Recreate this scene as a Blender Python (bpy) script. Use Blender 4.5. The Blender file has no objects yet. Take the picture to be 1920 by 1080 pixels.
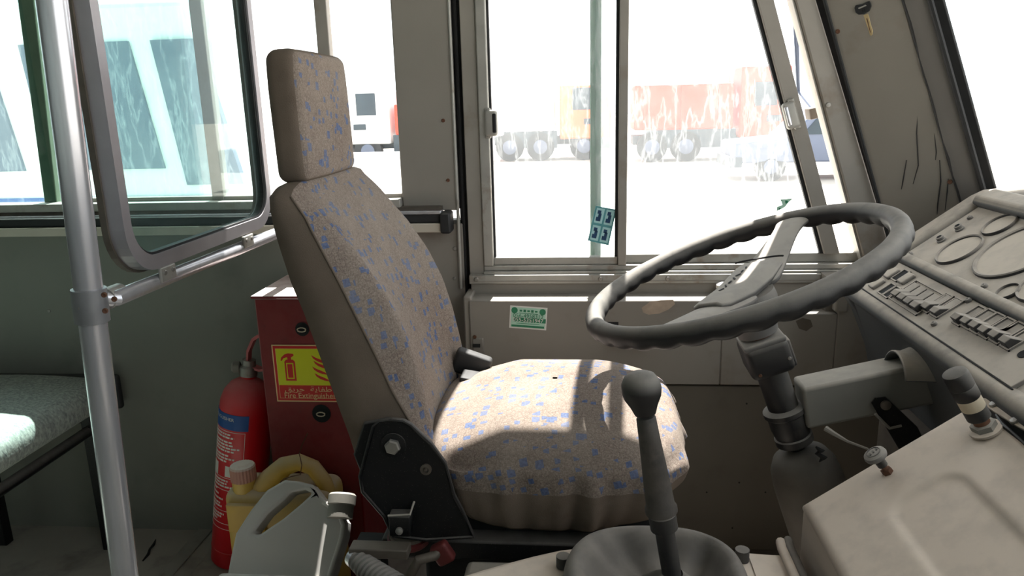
import bpy, bmesh, math, random
from mathutils import Vector, Matrix, noise

random.seed(7)
SC = bpy.context.scene
COL = SC.collection
R = math.radians

# ------------------------------------------------------------------ camera
CAM = Vector((0, 0, 1.14))
F_PX = 1400.0
YAW, PITCH, ROLL = 5.6, 13.9, -1.53


def cam_basis():
    y, p, r = R(YAW), R(PITCH), R(ROLL)
    fw = Vector((-math.sin(y) * math.cos(p), math.cos(y) * math.cos(p), -math.sin(p)))
    rt = Vector((math.cos(y), math.sin(y), 0))
    up = rt.cross(fw)
    return rt * math.cos(r) + up * math.sin(r), up * math.cos(r) - rt * math.sin(r), fw


RT, UP, FW = cam_basis()
cd = bpy.data.cameras.new('camera')
cam = bpy.data.objects.new('camera', cd)
COL.objects.link(cam)
cd.sensor_width = 36.0
cd.lens = F_PX / 1920.0 * 36.0
cd.clip_start = 0.02
cd.clip_end = 400
cam.matrix_world = Matrix(((RT.x, UP.x, -FW.x, CAM.x), (RT.y, UP.y, -FW.y, CAM.y), (RT.z, UP.z, -FW.z, CAM.z), (0, 0, 0, 1)))
SC.camera = cam

# ------------------------------------------------------------------ world, sun, exposure
w = bpy.data.worlds.new('world')
SC.world = w
w.use_nodes = True
bgn = w.node_tree.nodes['Background']
bgn.inputs[0].default_value = (0.93, 0.97, 1.0, 1)
bgn.inputs[1].default_value = 2.5
sd = bpy.data.lights.new('sun', 'SUN')
sd.energy = 26.0
sd.angle = R(0.6)
sd.color = (1.0, 0.96, 0.91)
sun = bpy.data.objects.new('sun', sd)
COL.objects.link(sun)
SUN_DIR = Vector((-0.03, -0.507, -0.862)).normalized()
sun.rotation_euler = SUN_DIR.to_track_quat('-Z', 'Y').to_euler()
sun.location = (0, 6, 8)
SC.view_settings.view_transform = 'Standard'
SC.view_settings.look = 'None'
SC.view_settings.exposure = 0.0
SC.view_settings.gamma = 1.0
SC.view_settings.use_curve_mapping = False
SC.cycles.max_bounces = 10
SC.cycles.diffuse_bounces = 5
SC.cycles.transparent_max_bounces = 16
SC.cycles.use_denoising = True
SC.cycles.sample_clamp_indirect = 8.0

# ------------------------------------------------------------------ measuring helpers (a sight line cut at a real plane)


def ray(px, py):
    return FW + RT * ((px - 960) / F_PX) - UP * ((py - 540) / F_PX)


def at_y(px, py, Y):
    d = ray(px, py)
    return CAM + d * (Y / d.y)


def at_x(px, py, X):
    d = ray(px, py)
    return CAM + d * (X / d.x)


def at_z(px, py, Z):
    d = ray(px, py)
    return CAM + d * ((Z - CAM.z) / d.z)


# ------------------------------------------------------------------ mesh builder
class MB:
    def __init__(s):
        s.v, s.f = [], []

    def add(s, vs, fs):
        n = len(s.v)
        s.v += [Vector(v) for v in vs]
        s.f += [tuple(i + n for i in f) for f in fs]
        return s

    def box(s, c, d, rot=None):
        c = Vector(c)
        hx, hy, hz = d[0] / 2, d[1] / 2, d[2] / 2
        vs = [Vector((x * hx, y * hy, z * hz)) for x in (-1, 1) for y in (-1, 1) for z in (-1, 1)]
        if rot is not None:
            vs = [rot @ v for v in vs]
        return s.add([v + c for v in vs], [(0, 1, 3, 2), (4, 6, 7, 5), (0, 4, 5, 1), (2, 3, 7, 6), (0, 2, 6, 4), (1, 5, 7, 3)])

    def bb(s, x0, x1, y0, y1, z0, z1):
        return s.box(((x0 + x1) / 2, (y0 + y1) / 2, (z0 + z1) / 2), (abs(x1 - x0), abs(y1 - y0), abs(z1 - z0)))

    def loft(s, rings, cap=True, closed=True):
        n = len(rings[0])
        vs = [p for r in rings for p in r]
        fs = []
        for i in range(len(rings) - 1):
            for j in range(n if closed else n - 1):
                k = (j + 1) % n
                fs.append((i * n + j, i * n + k, (i + 1) * n + k, (i + 1) * n + j))
        if cap and closed:
            fs.append(tuple(range(n - 1, -1, -1)))
            fs.append(tuple((len(rings) - 1) * n + j for j in range(n)))
        return s.add(vs, fs)

    def prism(s, poly, y0, y1, axis='y'):
        def P(a, b, t):
            return (a, t, b) if axis == 'y' else ((t, a, b) if axis == 'x' else (a, b, t))
        return s.loft([[P(a, b, y0) for a, b in poly], [P(a, b, y1) for a, b in poly]])

    def tube(s, path, r, seg=12, cap=True):
        path = [Vector(p) for p in path]
        rs = r if isinstance(r, (list, tuple)) else [r] * len(path)
        rings = []
        ref = None
        for i, p in enumerate(path):
            t = (path[min(i + 1, len(path) - 1)] - path[max(i - 1, 0)]).normalized()
            if ref is None:
                ref = t.orthogonal().normalized()
            a = (ref - t * ref.dot(t)).normalized()
            b = t.cross(a)
            ref = a
            rings.append([p + (a * math.cos(2 * math.pi * k / seg) + b * math.sin(2 * math.pi * k / seg)) * rs[i] for k in range(seg)])
        return s.loft(rings, cap)

    def lathe(s, prof, o, ax, seg=24, ex=1.0, ey=1.0, ref=None):
        """prof: (radius, height along axis)"""
        o = Vector(o)
        ax = Vector(ax).normalized()
        a = (Vector(ref) - ax * Vector(ref).dot(ax)).normalized() if ref is not None else ax.orthogonal().normalized()
        b = ax.cross(a)
        rings = []
        for r, h in prof:
            r = max(r, 1e-4)
            rings.append([o + ax * h + a * (math.cos(2 * math.pi * k / seg) * r * ex) + b * (math.sin(2 * math.pi * k / seg) * r * ey) for k in range(seg)])
        return s.loft(rings, True)

    def rbox(s, c, d, r, n=4, rot=None, fn=None, dens=None):
        """box with round edges, built as a grid so that fn can deform it"""
        c = Vector(c)
        h = Vector(d) / 2
        r = min(r, min(h) * 0.999)
        if isinstance(dens, (int, float)) or dens is None:
            dens = [max(2, int(x / (dens or 0.05))) for x in d]

        def axis_pts(k):
            inner = h[k] - r
            pts = [-h[k] + r * (1 - math.cos(math.pi / 2 * i / n)) for i in range(n)]
            m = dens[k]
            pts += [-inner + 2 * inner * i / m for i in range(m + 1)]
            pts += [h[k] - r * (1 - math.cos(math.pi / 2 * i / n)) for i in range(n - 1, -1, -1)]
            return pts
        A = [axis_pts(k) for k in range(3)]
        idx = {}
        vs, fs = [], []

        def vert(i, j, k):
            if (i, j, k) in idx:
                return idx[(i, j, k)]
            p = Vector((A[0][i], A[1][j], A[2][k]))
            q = Vector([max(-(h[t] - r), min(h[t] - r, p[t])) for t in range(3)])
            # push the cube surface onto the rounded surface
            e = p - q
            if e.length > 1e-9:
                e = e.normalized() * r
            p = q + e
            if fn:
                p = Vector(fn(p))
            if rot is not None:
                p = rot @ p
            idx[(i, j, k)] = len(vs)
            vs.append(p + c)
            return idx[(i, j, k)]
        nx, ny, nz = [len(a) - 1 for a in A]
        for i in range(nx):
            for j in range(ny):
                for k, fl in ((0, 1), (nz, 0)):
                    q = [vert(i, j, k), vert(i + 1, j, k), vert(i + 1, j + 1, k), vert(i, j + 1, k)]
                    fs.append(tuple(q[::-1] if fl else q))
        for i in range(nx):
            for k in range(nz):
                for j, fl in ((0, 0), (ny, 1)):
                    q = [vert(i, j, k), vert(i + 1, j, k), vert(i + 1, j, k + 1), vert(i, j, k + 1)]
                    fs.append(tuple(q[::-1] if fl else q))
        for j in range(ny):
            for k in range(nz):
                for i, fl in ((0, 1), (nx, 0)):
                    q = [vert(i, j, k), vert(i, j + 1, k), vert(i, j + 1, k + 1), vert(i, j, k + 1)]
                    fs.append(tuple(q[::-1] if fl else q))
        return s.add(vs, fs)

    def mesh(s, name, off=Vector((0, 0, 0)), smooth=True, ang=38):
        me = bpy.data.meshes.new(name)
        me.from_pydata([v - off for v in s.v], [], s.f)
        bm = bmesh.new()
        bm.from_mesh(me)
        bmesh.ops.recalc_face_normals(bm, faces=bm.faces)
        bm.to_mesh(me)
        bm.free()
        if smooth:
            for p in me.polygons:
                p.use_smooth = True
            me.set_sharp_from_angle(angle=R(ang))
        return me


BASE = {}


def tag(o, label=None, cat=None, group=None, kind=None):
    if label:
        o['label'] = label
    if cat:
        o['category'] = cat
    if group:
        o['group'] = group
    if kind:
        o['kind'] = kind
    return o


def thing(name, label, cat, loc, group=None, kind=None):
    o = bpy.data.objects.new(name, None)
    o.empty_display_size = 0.05
    COL.objects.link(o)
    o.location = loc
    BASE[o] = Vector(loc)
    return tag(o, label, cat, group, kind)


def struct(name, loc=(0, 0, 0), label=None):
    return thing(name, label, None, loc, None, 'structure')


def part(name, mb, m, parent=None, loc=None, bevel=0, seg=2, smooth=True, label=None, ang=38):
    off = BASE[parent] if parent is not None else Vector(loc or (0, 0, 0))
    me = mb.mesh(name, off, smooth, ang)
    me.materials.append(m)
    o = bpy.data.objects.new(name, me)
    COL.objects.link(o)
    BASE[o] = off
    if parent is not None:
        o.parent = parent
    else:
        o.location = off
    if bevel:
        b = o.modifiers.new('bevel', 'BEVEL')
        b.width = bevel
        b.segments = seg
        b.limit_method = 'ANGLE'
        b.angle_limit = R(40)
    if label:
        o['label'] = label
    return o


def inst(name, me, mw, parent):
    o = bpy.data.objects.new(name, me)
    COL.objects.link(o)
    o.parent = parent
    o.matrix_local = Matrix.Translation(-BASE[parent]) @ mw
    BASE[o] = BASE[parent]
    return o


def frame(o, z, x=None):
    """matrix with local z along z and local x near x"""
    z = Vector(z).normalized()
    x = Vector(x) if x is not None else z.orthogonal()
    x = (x - z * x.dot(z)).normalized()
    y = z.cross(x)
    o = Vector(o)
    return Matrix(((x.x, y.x, z.x, o.x), (x.y, y.y, z.y, o.y), (x.z, y.z, z.z, o.z), (0, 0, 0, 1)))


def text_mesh(txt, size, depth=0.0, align='CENTER'):
    cu = bpy.data.curves.new('lettering', 'FONT')
    cu.body = txt
    cu.size = size
    cu.extrude = depth
    cu.align_x = align
    cu.align_y = 'CENTER'
    cu.resolution_u = 3
    o = bpy.data.objects.new('lettering', cu)
    COL.objects.link(o)
    dg = bpy.context.evaluated_depsgraph_get()
    dg.update()
    me = bpy.data.meshes.new_from_object(o.evaluated_get(dg))
    bpy.data.objects.remove(o)
    bpy.data.curves.remove(cu)
    return me


def lettering(name, txt, size, mw, m, parent, depth=0.0, sx=1.0):
    me = text_mesh(txt, size, depth)
    me.transform(Matrix.Diagonal((sx, 1, 1, 1)))
    me.materials.clear()
    me.materials.append(m)
    return inst(name, me, mw, parent)


# ------------------------------------------------------------------ materials
def srgb(r, g, b):
    def c(x):
        x /= 255.0
        return x / 12.92 if x <= 0.04045 else ((x + 0.055) / 1.055) ** 2.4
    return (c(r), c(g), c(b), 1)


class NT:
    def __init__(s, name):
        s.m = bpy.data.materials.new(name)
        s.m.use_nodes = True
        s.t = s.m.node_tree
        s.b = s.t.nodes['Principled BSDF']
        s.out = s.t.nodes['Material Output']
        s.tc = s.n('ShaderNodeTexCoord')

    def n(s, t, **kw):
        nd = s.t.nodes.new(t)
        for k, v in kw.items():
            setattr(nd, k, v)
        return nd

    def l(s, a, b):
        s.t.links.new(a, b)

    def noise(s, scale, detail=3, rough=0.55, vec=None, stretch=None):
        nd = s.n('ShaderNodeTexNoise')
        nd.inputs['Scale'].default_value = scale
        nd.inputs['Detail'].default_value = detail
        nd.inputs['Roughness'].default_value = rough
        v = vec or s.tc.outputs['Object']
        if stretch:
            mp = s.n('ShaderNodeMapping')
            mp.inputs['Scale'].default_value = stretch
            s.l(v, mp.inputs['Vector'])
            v = mp.outputs['Vector']
        s.l(v, nd.inputs['Vector'])
        return nd.outputs['Fac']

    def ramp(s, val, a, b, lo=0.0, hi=1.0):
        mr = s.n('ShaderNodeMapRange')
        mr.clamp = True
        s.l(val, mr.inputs['Value'])
        mr.inputs['From Min'].default_value = a
        mr.inputs['From Max'].default_value = b
        mr.inputs['To Min'].default_value = lo
        mr.inputs['To Max'].default_value = hi
        return mr.outputs['Result']

    def mix(s, fac, a, b):
        nd = s.n('ShaderNodeMix', data_type='RGBA')
        for sock, v in ((nd.inputs[0], fac), (nd.inputs[6], a), (nd.inputs[7], b)):
            if isinstance(v, (int, float, tuple)):
                sock.default_value = v
            else:
                s.l(v, sock)
        return nd.outputs[2]

    def math(s, op, a, b=None):
        nd = s.n('ShaderNodeMath', operation=op)
        for i, v in enumerate((a, b)):
            if v is None:
                continue
            if isinstance(v, (int, float)):
                nd.inputs[i].default_value = v
            else:
                s.l(v, nd.inputs[i])
        return nd.outputs[0]

    def bump(s, val, strength, dist=0.002):
        nd = s.n('ShaderNodeBump')
        nd.inputs['Strength'].default_value = strength
        nd.inputs['Distance'].default_value = dist
        s.l(val, nd.inputs['Height'])
        s.l(nd.outputs['Normal'], s.b.inputs['Normal'])


def mat(name, col, rough=0.6, metal=0.0, var=0.15, vscale=9, dust=None, dust_amt=0.8, bump=None, stain=None, stain_col=None, spec=0.5, streak=None, speck=None):
    s = NT(name)
    c2 = tuple(min(1, x * (1 - var)) for x in col[:3]) + (1,)
    c1 = tuple(min(1, x * (1 + var)) for x in col[:3]) + (1,)
    nz = s.noise(vscale, 4, stretch=streak)
    c = s.mix(s.ramp(nz, 0.3, 0.7), c1, c2)
    if stain:
        st = s.ramp(s.noise(stain, 5, 0.65), 0.56, 0.72)
        c = s.mix(s.math('MULTIPLY', st, 0.65), c, stain_col)
    if speck:
        v = s.n('ShaderNodeTexVoronoi')
        v.inputs['Scale'].default_value = speck[0]
        s.l(s.tc.outputs['Object'], v.inputs['Vector'])
        c = s.mix(s.ramp(v.outputs['Distance'], speck[1] * 0.6, speck[1], 1, 0), c, speck[2])
    r = None
    if dust:
        g = s.n('ShaderNodeNewGeometry')
        sx = s.n('ShaderNodeSeparateXYZ')
        s.l(g.outputs['Normal'], sx.inputs[0])
        up = s.ramp(sx.outputs['Z'], -0.05, 0.75)
        dn = s.ramp(s.noise(26, 4, 0.6), 0.2, 0.55, 0.55, 1.0)
        fac = s.math('MULTIPLY', s.math('MULTIPLY', up, dn), dust_amt)
        c = s.mix(fac, c, dust)
        r = s.ramp(fac, 0, 1, rough, 0.9)
    s.l(c, s.b.inputs['Base Color'])
    if r is not None:
        s.l(r, s.b.inputs['Roughness'])
    else:
        s.b.inputs['Roughness'].default_value = rough
    s.b.inputs['Metallic'].default_value = metal
    s.b.inputs['Specular IOR Level'].default_value = spec
    if bump:
        s.bump(s.noise(bump[0], 3), bump[1])
    return s.m


DUST = srgb(176, 168, 158)
M = {}
M['alu'] = mat('aluminium', srgb(214, 213, 218), 0.27, 0.65, 0.06, 14, streak=(6, 6, 0.6))
M['alu_sill'] = mat('dusty_aluminium', srgb(168, 165, 158), 0.5, 0.35, 0.10, 16, stain=20, stain_col=srgb(132, 116, 98))
M['steel'] = mat('worn_steel', srgb(150, 146, 140), 0.45, 0.6, 0.12, 30, stain=25, stain_col=srgb(104, 70, 46))
M['frame_grey'] = mat('frame_paint', srgb(146, 140, 132), 0.55, 0.1, 0.06, 10, stain=7, stain_col=srgb(120, 104, 88))
M['panel_low'] = mat('brown_grey_panel', srgb(98, 92, 82), 0.6, 0, 0.08, 5, stain=5, stain_col=srgb(84, 76, 66))
M['panel'] = mat('grey_panel', srgb(136, 130, 122), 0.6, 0, 0.06, 5, stain=5, stain_col=srgb(116, 103, 90), bump=(160, 0.06))
M['pillar'] = mat('pillar_laminate', srgb(138, 132, 124), 0.62, 0, 0.05, 6, bump=(300, 0.08), stain=4, stain_col=srgb(118, 104, 90))
M['vinyl'] = mat('green_grey_vinyl', srgb(124, 124, 116), 0.65, 0, 0.07, 4, bump=(250, 0.1), stain=5, stain_col=srgb(108, 110, 102))
M['trim_cream'] = mat('cream_strip', srgb(188, 180, 166), 0.55, 0, 0.05, 10)
M['black'] = mat('black_rubber', srgb(30, 31, 33), 0.6, 0, 0.15, 20, dust=srgb(96, 92, 88), dust_amt=0.3)
M['black_paint'] = mat('black_paint', srgb(11, 12, 15), 0.4, 0, 0.2, 20, dust=srgb(120, 115, 110), dust_amt=0.5, speck=(260, 0.15, srgb(80, 76, 72)), spec=0.3)
M['dark'] = mat('dark_recess', srgb(22, 22, 23), 0.8, 0, 0.1)
M['dash'] = mat('dusty_dash', srgb(66, 68, 69), 0.6, 0, 0.08, 8, dust=srgb(192, 181, 167), dust_amt=0.9, bump=(200, 0.08))
M['dash_panel'] = mat('dusty_panel', srgb(118, 114, 110), 0.6, 0, 0.06, 12, dust=srgb(200, 189, 175), dust_amt=0.85)
M['gauge_glass'] = mat('gauge_lens', srgb(150, 143, 134), 0.35, 0, 0.06, 30, dust=srgb(214, 202, 186), dust_amt=0.8)
M['switch'] = mat('switch_plastic', srgb(40, 40, 42), 0.5, 0, 0.1, 20, dust=srgb(186, 176, 164), dust_amt=0.85)
M['wheel'] = mat('steering_plastic', srgb(20, 20, 22), 0.5, 0, 0.15, 15, dust=srgb(146, 140, 132), dust_amt=0.8, bump=(60, 0.15))
M['hub'] = mat('hub_plastic', srgb(104, 102, 100), 0.55, 0, 0.08, 15, dust=srgb(172, 165, 155), dust_amt=0.8)
M['column'] = mat('column_plastic', srgb(24, 24, 26), 0.5, 0, 0.15, 15, dust=srgb(146, 140, 132), dust_amt=0.7, stain=30, stain_col=srgb(58, 54, 50))
M['beam'] = mat('beam_paint', srgb(120, 118, 112), 0.55, 0, 0.08, 10, dust=srgb(176, 168, 156), dust_amt=0.8)
M['cover'] = mat('cover_paint', srgb(168, 157, 146), 0.5, 0, 0.04, 6, dust=srgb(226, 210, 193), dust_amt=0.8)
M['rust'] = mat('rust', srgb(98, 66, 48), 0.8, 0.1, 0.3, 40)
M['boot'] = mat('leather_boot', srgb(62, 60, 58), 0.6, 0, 0.15, 14, dust=srgb(138, 131, 123), dust_amt=0.75, stain=12, stain_col=srgb(40, 40, 42))
M['rubber_boot'] = mat('rubber_bell', srgb(92, 87, 80), 0.7, 0, 0.2, 14, stain=9, stain_col=srgb(46, 44, 42))
M['red_box'] = mat('red_box_paint', srgb(124, 8, 14), 0.55, 0, 0.12, 10, stain=12, stain_col=srgb(86, 10, 14), dust=srgb(222, 210, 204), dust_amt=0.85, spec=0.3)
M['red_ext'] = mat('red_cylinder_paint', srgb(205, 26, 36), 0.35, 0, 0.06, 10, dust=srgb(190, 140, 138), dust_amt=0.5)
M['pink_red'] = mat('faded_red_plastic', srgb(190, 100, 100), 0.5, 0, 0.1, 12)
M['blue'] = mat('blue_print', srgb(26, 80, 150), 0.5, 0, 0.03)
M['white'] = mat('white_print', srgb(225, 222, 216), 0.6, 0, 0.03)
M['sign_yellow'] = mat('sign_yellow', srgb(222, 222, 20), 0.45, 0, 0.03)
M['sign_red'] = mat('sign_red', srgb(206, 30, 24), 0.45, 0, 0.03)
M['sign_cream'] = mat('sign_cream', srgb(236, 206, 150), 0.5, 0, 0.03)
M['yellow_can'] = mat('yellow_plastic', srgb(196, 160, 70), 0.45, 0, 0.15, 7, dust=srgb(190, 178, 160), dust_amt=0.8, stain=6, stain_col=srgb(206, 164, 20))
M['yellow_handle'] = mat('yellow_handle', srgb(190, 150, 50), 0.5, 0, 0.15, 12, dust=srgb(186, 176, 156), dust_amt=0.6)
M['grey_can'] = mat('milky_plastic', srgb(186, 184, 180), 0.45, 0, 0.05, 6, dust=srgb(184, 178, 170), dust_amt=0.5)
M['cap_pink'] = mat('faded_cap', srgb(170, 116, 100), 0.6, 0, 0.1, 20, dust=srgb(216, 208, 198), dust_amt=0.95)
M['cap_grey'] = mat('grey_cap', srgb(128, 124, 116), 0.6, 0, 0.1, 20)
M['floor'] = mat('floor_lino', srgb(160, 154, 146), 0.55, 0, 0.08, 6, stain=4, stain_col=srgb(84, 80, 76), bump=(60, 0.1))
M['ceiling'] = mat('ceiling_laminate', srgb(112, 110, 107), 0.7, 0, 0.03)
M['wall_off'] = mat('pale_laminate', srgb(84, 82, 78), 0.7, 0, 0.05)
M['peel'] = mat('peeled_paint', srgb(176, 158, 140), 0.8, 0, 0.15, 40)
M['goo'] = mat('old_sealant', srgb(34, 33, 32), 0.5, 0, 0.1)
M['sticker_green'] = mat('green_print', srgb(24, 122, 84), 0.5, 0, 0.12, 80)
M['sticker_mint'] = mat('mint_print', srgb(176, 214, 194), 0.5, 0, 0.06, 60)
M['sticker_teal'] = mat('teal_print', srgb(84, 150, 156), 0.5, 0, 0.06, 60)
M['sticker_pale'] = mat('pale_teal_print', srgb(170, 214, 216), 0.5, 0, 0.06, 60)
M['sticker_navy'] = mat('navy_print', srgb(22, 62, 98), 0.5, 0, 0.4, 120)
M['brass'] = mat('key_brass', srgb(206, 184, 140), 0.35, 0.5, 0.1, 60)
M['cream_tape'] = mat('cream_tape', srgb(196, 182, 158), 0.6, 0, 0.05)
M['red_brown'] = mat('red_brown_frame', srgb(96, 34, 32), 0.6, 0.1, 0.2, 20)
M['rail_dirty'] = mat('dirty_rail', srgb(92, 84, 75), 0.6, 0.2, 0.2, 20, stain=20, stain_col=srgb(80, 56, 44))
M['concrete'] = mat('pale_ground', srgb(196, 190, 180), 0.9, 0, 0.08, 0.4)
M['tr_red'] = mat('truck_red', srgb(226, 62, 40), 0.5, 0, 0.06, 1)
M['tr_white'] = mat('truck_white', srgb(228, 228, 226), 0.5, 0, 0.03, 1)
M['tr_grey'] = mat('truck_slate', srgb(88, 98, 118), 0.5, 0, 0.1, 1)
M['tr_dark'] = mat('truck_dark', srgb(44, 58, 68), 0.6, 0, 0.2, 2)
M['tyre'] = mat('tyre_rubber', srgb(40, 44, 48), 0.8, 0, 0.1, 4)
M['orange'] = mat('truck_orange', srgb(232, 104, 60), 0.5, 0, 0.06, 1)


def mat_fabric():
    s = NT('patterned_seat_cloth')
    ob = s.tc.outputs['Object']
    base = s.mix(s.ramp(s.noise(420, 3, 0.7), 0.35, 0.65), srgb(144, 131, 120), srgb(102, 91, 83))
    ln = s.n('ShaderNodeTexVoronoi', feature='DISTANCE_TO_EDGE')
    ln.distance = 'CHEBYCHEV' if hasattr(ln, 'distance') else ln.distance
    ln.inputs['Scale'].default_value = 95
    s.l(ob, ln.inputs['Vector'])
    c = s.mix(s.ramp(ln.outputs['Distance'], 0.04, 0.10, 0.30, 0), base, srgb(92, 74, 70))

    def cells(scale, pick, size, off):
        mp = s.n('ShaderNodeMapping')
        mp.inputs['Location'].default_value = off
        mp.inputs['Rotation'].default_value = (0.15, 0.25, 0.1)
        s.l(ob, mp.inputs['Vector'])
        v = s.n('ShaderNodeTexVoronoi', feature='F1', distance='CHEBYCHEV')
        v.inputs['Scale'].default_value = scale
        v.inputs['Randomness'].default_value = 0.75
        s.l(mp.outputs['Vector'], v.inputs['Vector'])
        sp = s.n('ShaderNodeSeparateColor')
        s.l(v.outputs['Color'], sp.inputs[0])
        return s.math('MULTIPLY', s.math('GREATER_THAN', sp.outputs[0], pick), s.math('LESS_THAN', v.outputs['Distance'], size))
    a = cells(44, 0.62, 0.27, (0, 0, 0))
    b = cells(66, 0.68, 0.29, (3.3, 1.7, 2.1))
    blue = s.math('MAXIMUM', a, b)
    bl = s.mix(s.ramp(s.noise(300, 2), 0.35, 0.65), srgb(88, 105, 140), srgb(66, 83, 116))
    c = s.mix(s.math('MULTIPLY', blue, 0.9), c, bl)
    # dust rubbed into the cloth
    d = s.ramp(s.noise(7, 4, 0.6), 0.4, 0.75, 0.0, 0.45)
    c = s.mix(d, c, srgb(158, 148, 136))
    s.l(c, s.b.inputs['Base Color'])
    s.b.inputs['Roughness'].default_value = 0.95
    s.b.inputs['Specular IOR Level'].default_value = 0.15
    s.bump(s.noise(700, 2), 0.35, 0.001)
    return s.m


M['cloth'] = mat_fabric()
M['velour'] = mat('brown_velour', srgb(112, 100, 89), 0.95, 0, 0.10, 12, bump=(600, 0.3), spec=0.1, stain=6, stain_col=srgb(94, 82, 72))


def mat_bench():
    s = NT('ribbed_bench_cloth')
    nz = s.noise(160, 3, 0.6, stretch=(1, 1, 0.5))
    c = s.mix(s.ramp(nz, 0.3, 0.7), srgb(172, 178, 170), srgb(118, 124, 122))
    st = s.ramp(s.noise(6, 4), 0.55, 0.75, 0, 0.4)
    c = s.mix(st, c, srgb(120, 118, 110))
    s.l(c, s.b.inputs['Base Color'])
    s.b.inputs['Roughness'].default_value = 0.9
    s.bump(nz, 0.5, 0.002)
    return s.m


M['bench'] = mat_bench()


def mat_glass(name, tint, dirt_lo, dirt_hi, dirt_col=(0.9, 0.93, 0.95, 1), scratch=0.25, zlo=None, refl=1.0):
    s = NT(name)
    s.t.nodes.remove(s.b)
    tr = s.n('ShaderNodeBsdfTransparent')
    tr.inputs[0].default_value = tint
    gl = s.n('ShaderNodeBsdfGlossy')
    gl.inputs['Roughness'].default_value = 0.02
    lw = s.n('ShaderNodeLayerWeight')
    lw.inputs['Blend'].default_value = 0.5
    fr = s.math('ADD', s.math('MULTIPLY', s.math('POWER', lw.outputs['Facing'], 5.0), 0.75), 0.025)
    m1 = s.n('ShaderNodeMixShader')
    s.l(s.math('MULTIPLY', fr, refl), m1.inputs[0])
    s.l(tr.outputs[0], m1.inputs[1])
    s.l(gl.outputs[0], m1.inputs[2])
    df = s.n('ShaderNodeBsdfDiffuse')
    df.inputs[0].default_value = dirt_col
    tl = s.n('ShaderNodeBsdfTranslucent')
    tl.inputs[0].default_value = dirt_col
    m2 = s.n('ShaderNodeMixShader')
    m2.inputs[0].default_value = 0.8
    s.l(df.outputs[0], m2.inputs[1])
    s.l(tl.outputs[0], m2.inputs[2])
    # wiped, scratched film of dust
    a = s.ramp(s.noise(3.0, 5, 0.65), 0.3, 0.7, dirt_lo, dirt_hi)
    k = s.noise(30, 4, 0.6, stretch=(1.0, 1.0, 0.22))
    k2 = s.math('ABSOLUTE', s.math('SUBTRACT', k, 0.5))
    sc = s.ramp(k2, 0.004, 0.03, scratch, 0.0)
    fac = s.math('MINIMUM', s.math('ADD', a, sc), 0.9)
    m3 = s.n('ShaderNodeMixShader')
    s.l(fac, m3.inputs[0])
    s.l(m1.outputs[0], m3.inputs[1])
    s.l(m2.outputs[0], m3.inputs[2])
    s.l(m3.outputs[0], s.out.inputs['Surface'])
    return s.m


M['glass'] = mat_glass('dusty_glass', (0.98, 0.99, 0.99, 1), 0.05, 0.12, (0.6, 0.62, 0.63, 1), 0.10)
M['glass_clear'] = mat_glass('clean_glass', (0.97, 0.98, 0.98, 1), 0.002, 0.012, (0.6, 0.6, 0.6, 1), scratch=0.004)
M['glass_green'] = mat_glass('green_glass', (0.80, 0.92, 0.90, 1), 0.01, 0.05, (0.55, 0.65, 0.64, 1), 0.06)
M['glass_tint'] = mat_glass('tinted_glass', (0.36, 0.4, 0.39, 1), 0.01, 0.03, scratch=0.0)
M['glass_part'] = mat_glass('partition_glass', (0.84, 0.94, 0.935, 1), 0.01, 0.05, (0.6, 0.68, 0.68, 1), 0.03)

# ------------------------------------------------------------------ shared small meshes


def screw_mesh():
    mb = MB()
    mb.lathe([(0.0045, -0.002), (0.0045, 0.0006), (0.0035, 0.0018), (0.0006, 0.0022)], (0, 0, 0), (0, 0, 1), 10)
    me = mb.mesh('screw')
    me.materials.append(M['steel'])
    return me


def rusty_screw_mesh():
    mb = MB()
    mb.lathe([(0.0045, -0.002), (0.0045, 0.0006), (0.0033, 0.0018), (0.0015, 0.0010), (0.0004, 0.001)], (0, 0, 0), (0, 0, 1), 10)
    me = mb.mesh('rusty_screw')
    me.materials.append(M['rust'])
    return me


SCREW = screw_mesh()
RSCREW = rusty_screw_mesh()


def screw(p, n, parent, scale=1.0, rusty=False):
    return inst('screw', RSCREW if rusty else SCREW, frame(p, n) @ Matrix.Scale(scale, 4), parent)


NY = (0, -1, 0)
# ================================================================== SETTING
WY = 1.78
# floor
fl = struct('floor')
part('lino', MB().bb(-6, 1.25, -0.75, 1.82, -0.05, 0.0), M['floor'], fl, smooth=False)
part('joint_strip', MB().bb(-1.075, -1.035, 0.0, 1.78, 0.0, 0.004), M['alu_sill'], fl, bevel=0.001)
part('floor_panel', MB().bb(-0.99, 0.30, 0.0, 1.78, 0.0, 0.006), M['floor'], fl, bevel=0.002)
pts = [at_z(268, 1052, 0.001), at_z(278, 1040, 0.001), at_z(281, 1030, 0.001), at_z(288, 1022, 0.001), at_z(292, 1012, 0.001)]
part('crack', MB().tube([p + Vector((0, 0, 0.001)) for p in pts], [0.002, 0.004, 0.003, 0.004, 0.001], 6), M['dark'], fl)

# lower wall beside the passengers
wl = struct('wall_left')
part('lower_panel', MB().bb(-6, -0.285, WY, WY + 0.06, 0.0, 0.868), M['vinyl'], wl, smooth=False)
for p in ((92, 583), (610, 470)):
    screw(at_y(p[0], p[1], WY - 0.0005), NY, wl)
for x in (-0.35, -1.2, -2.2):
    pass
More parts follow.
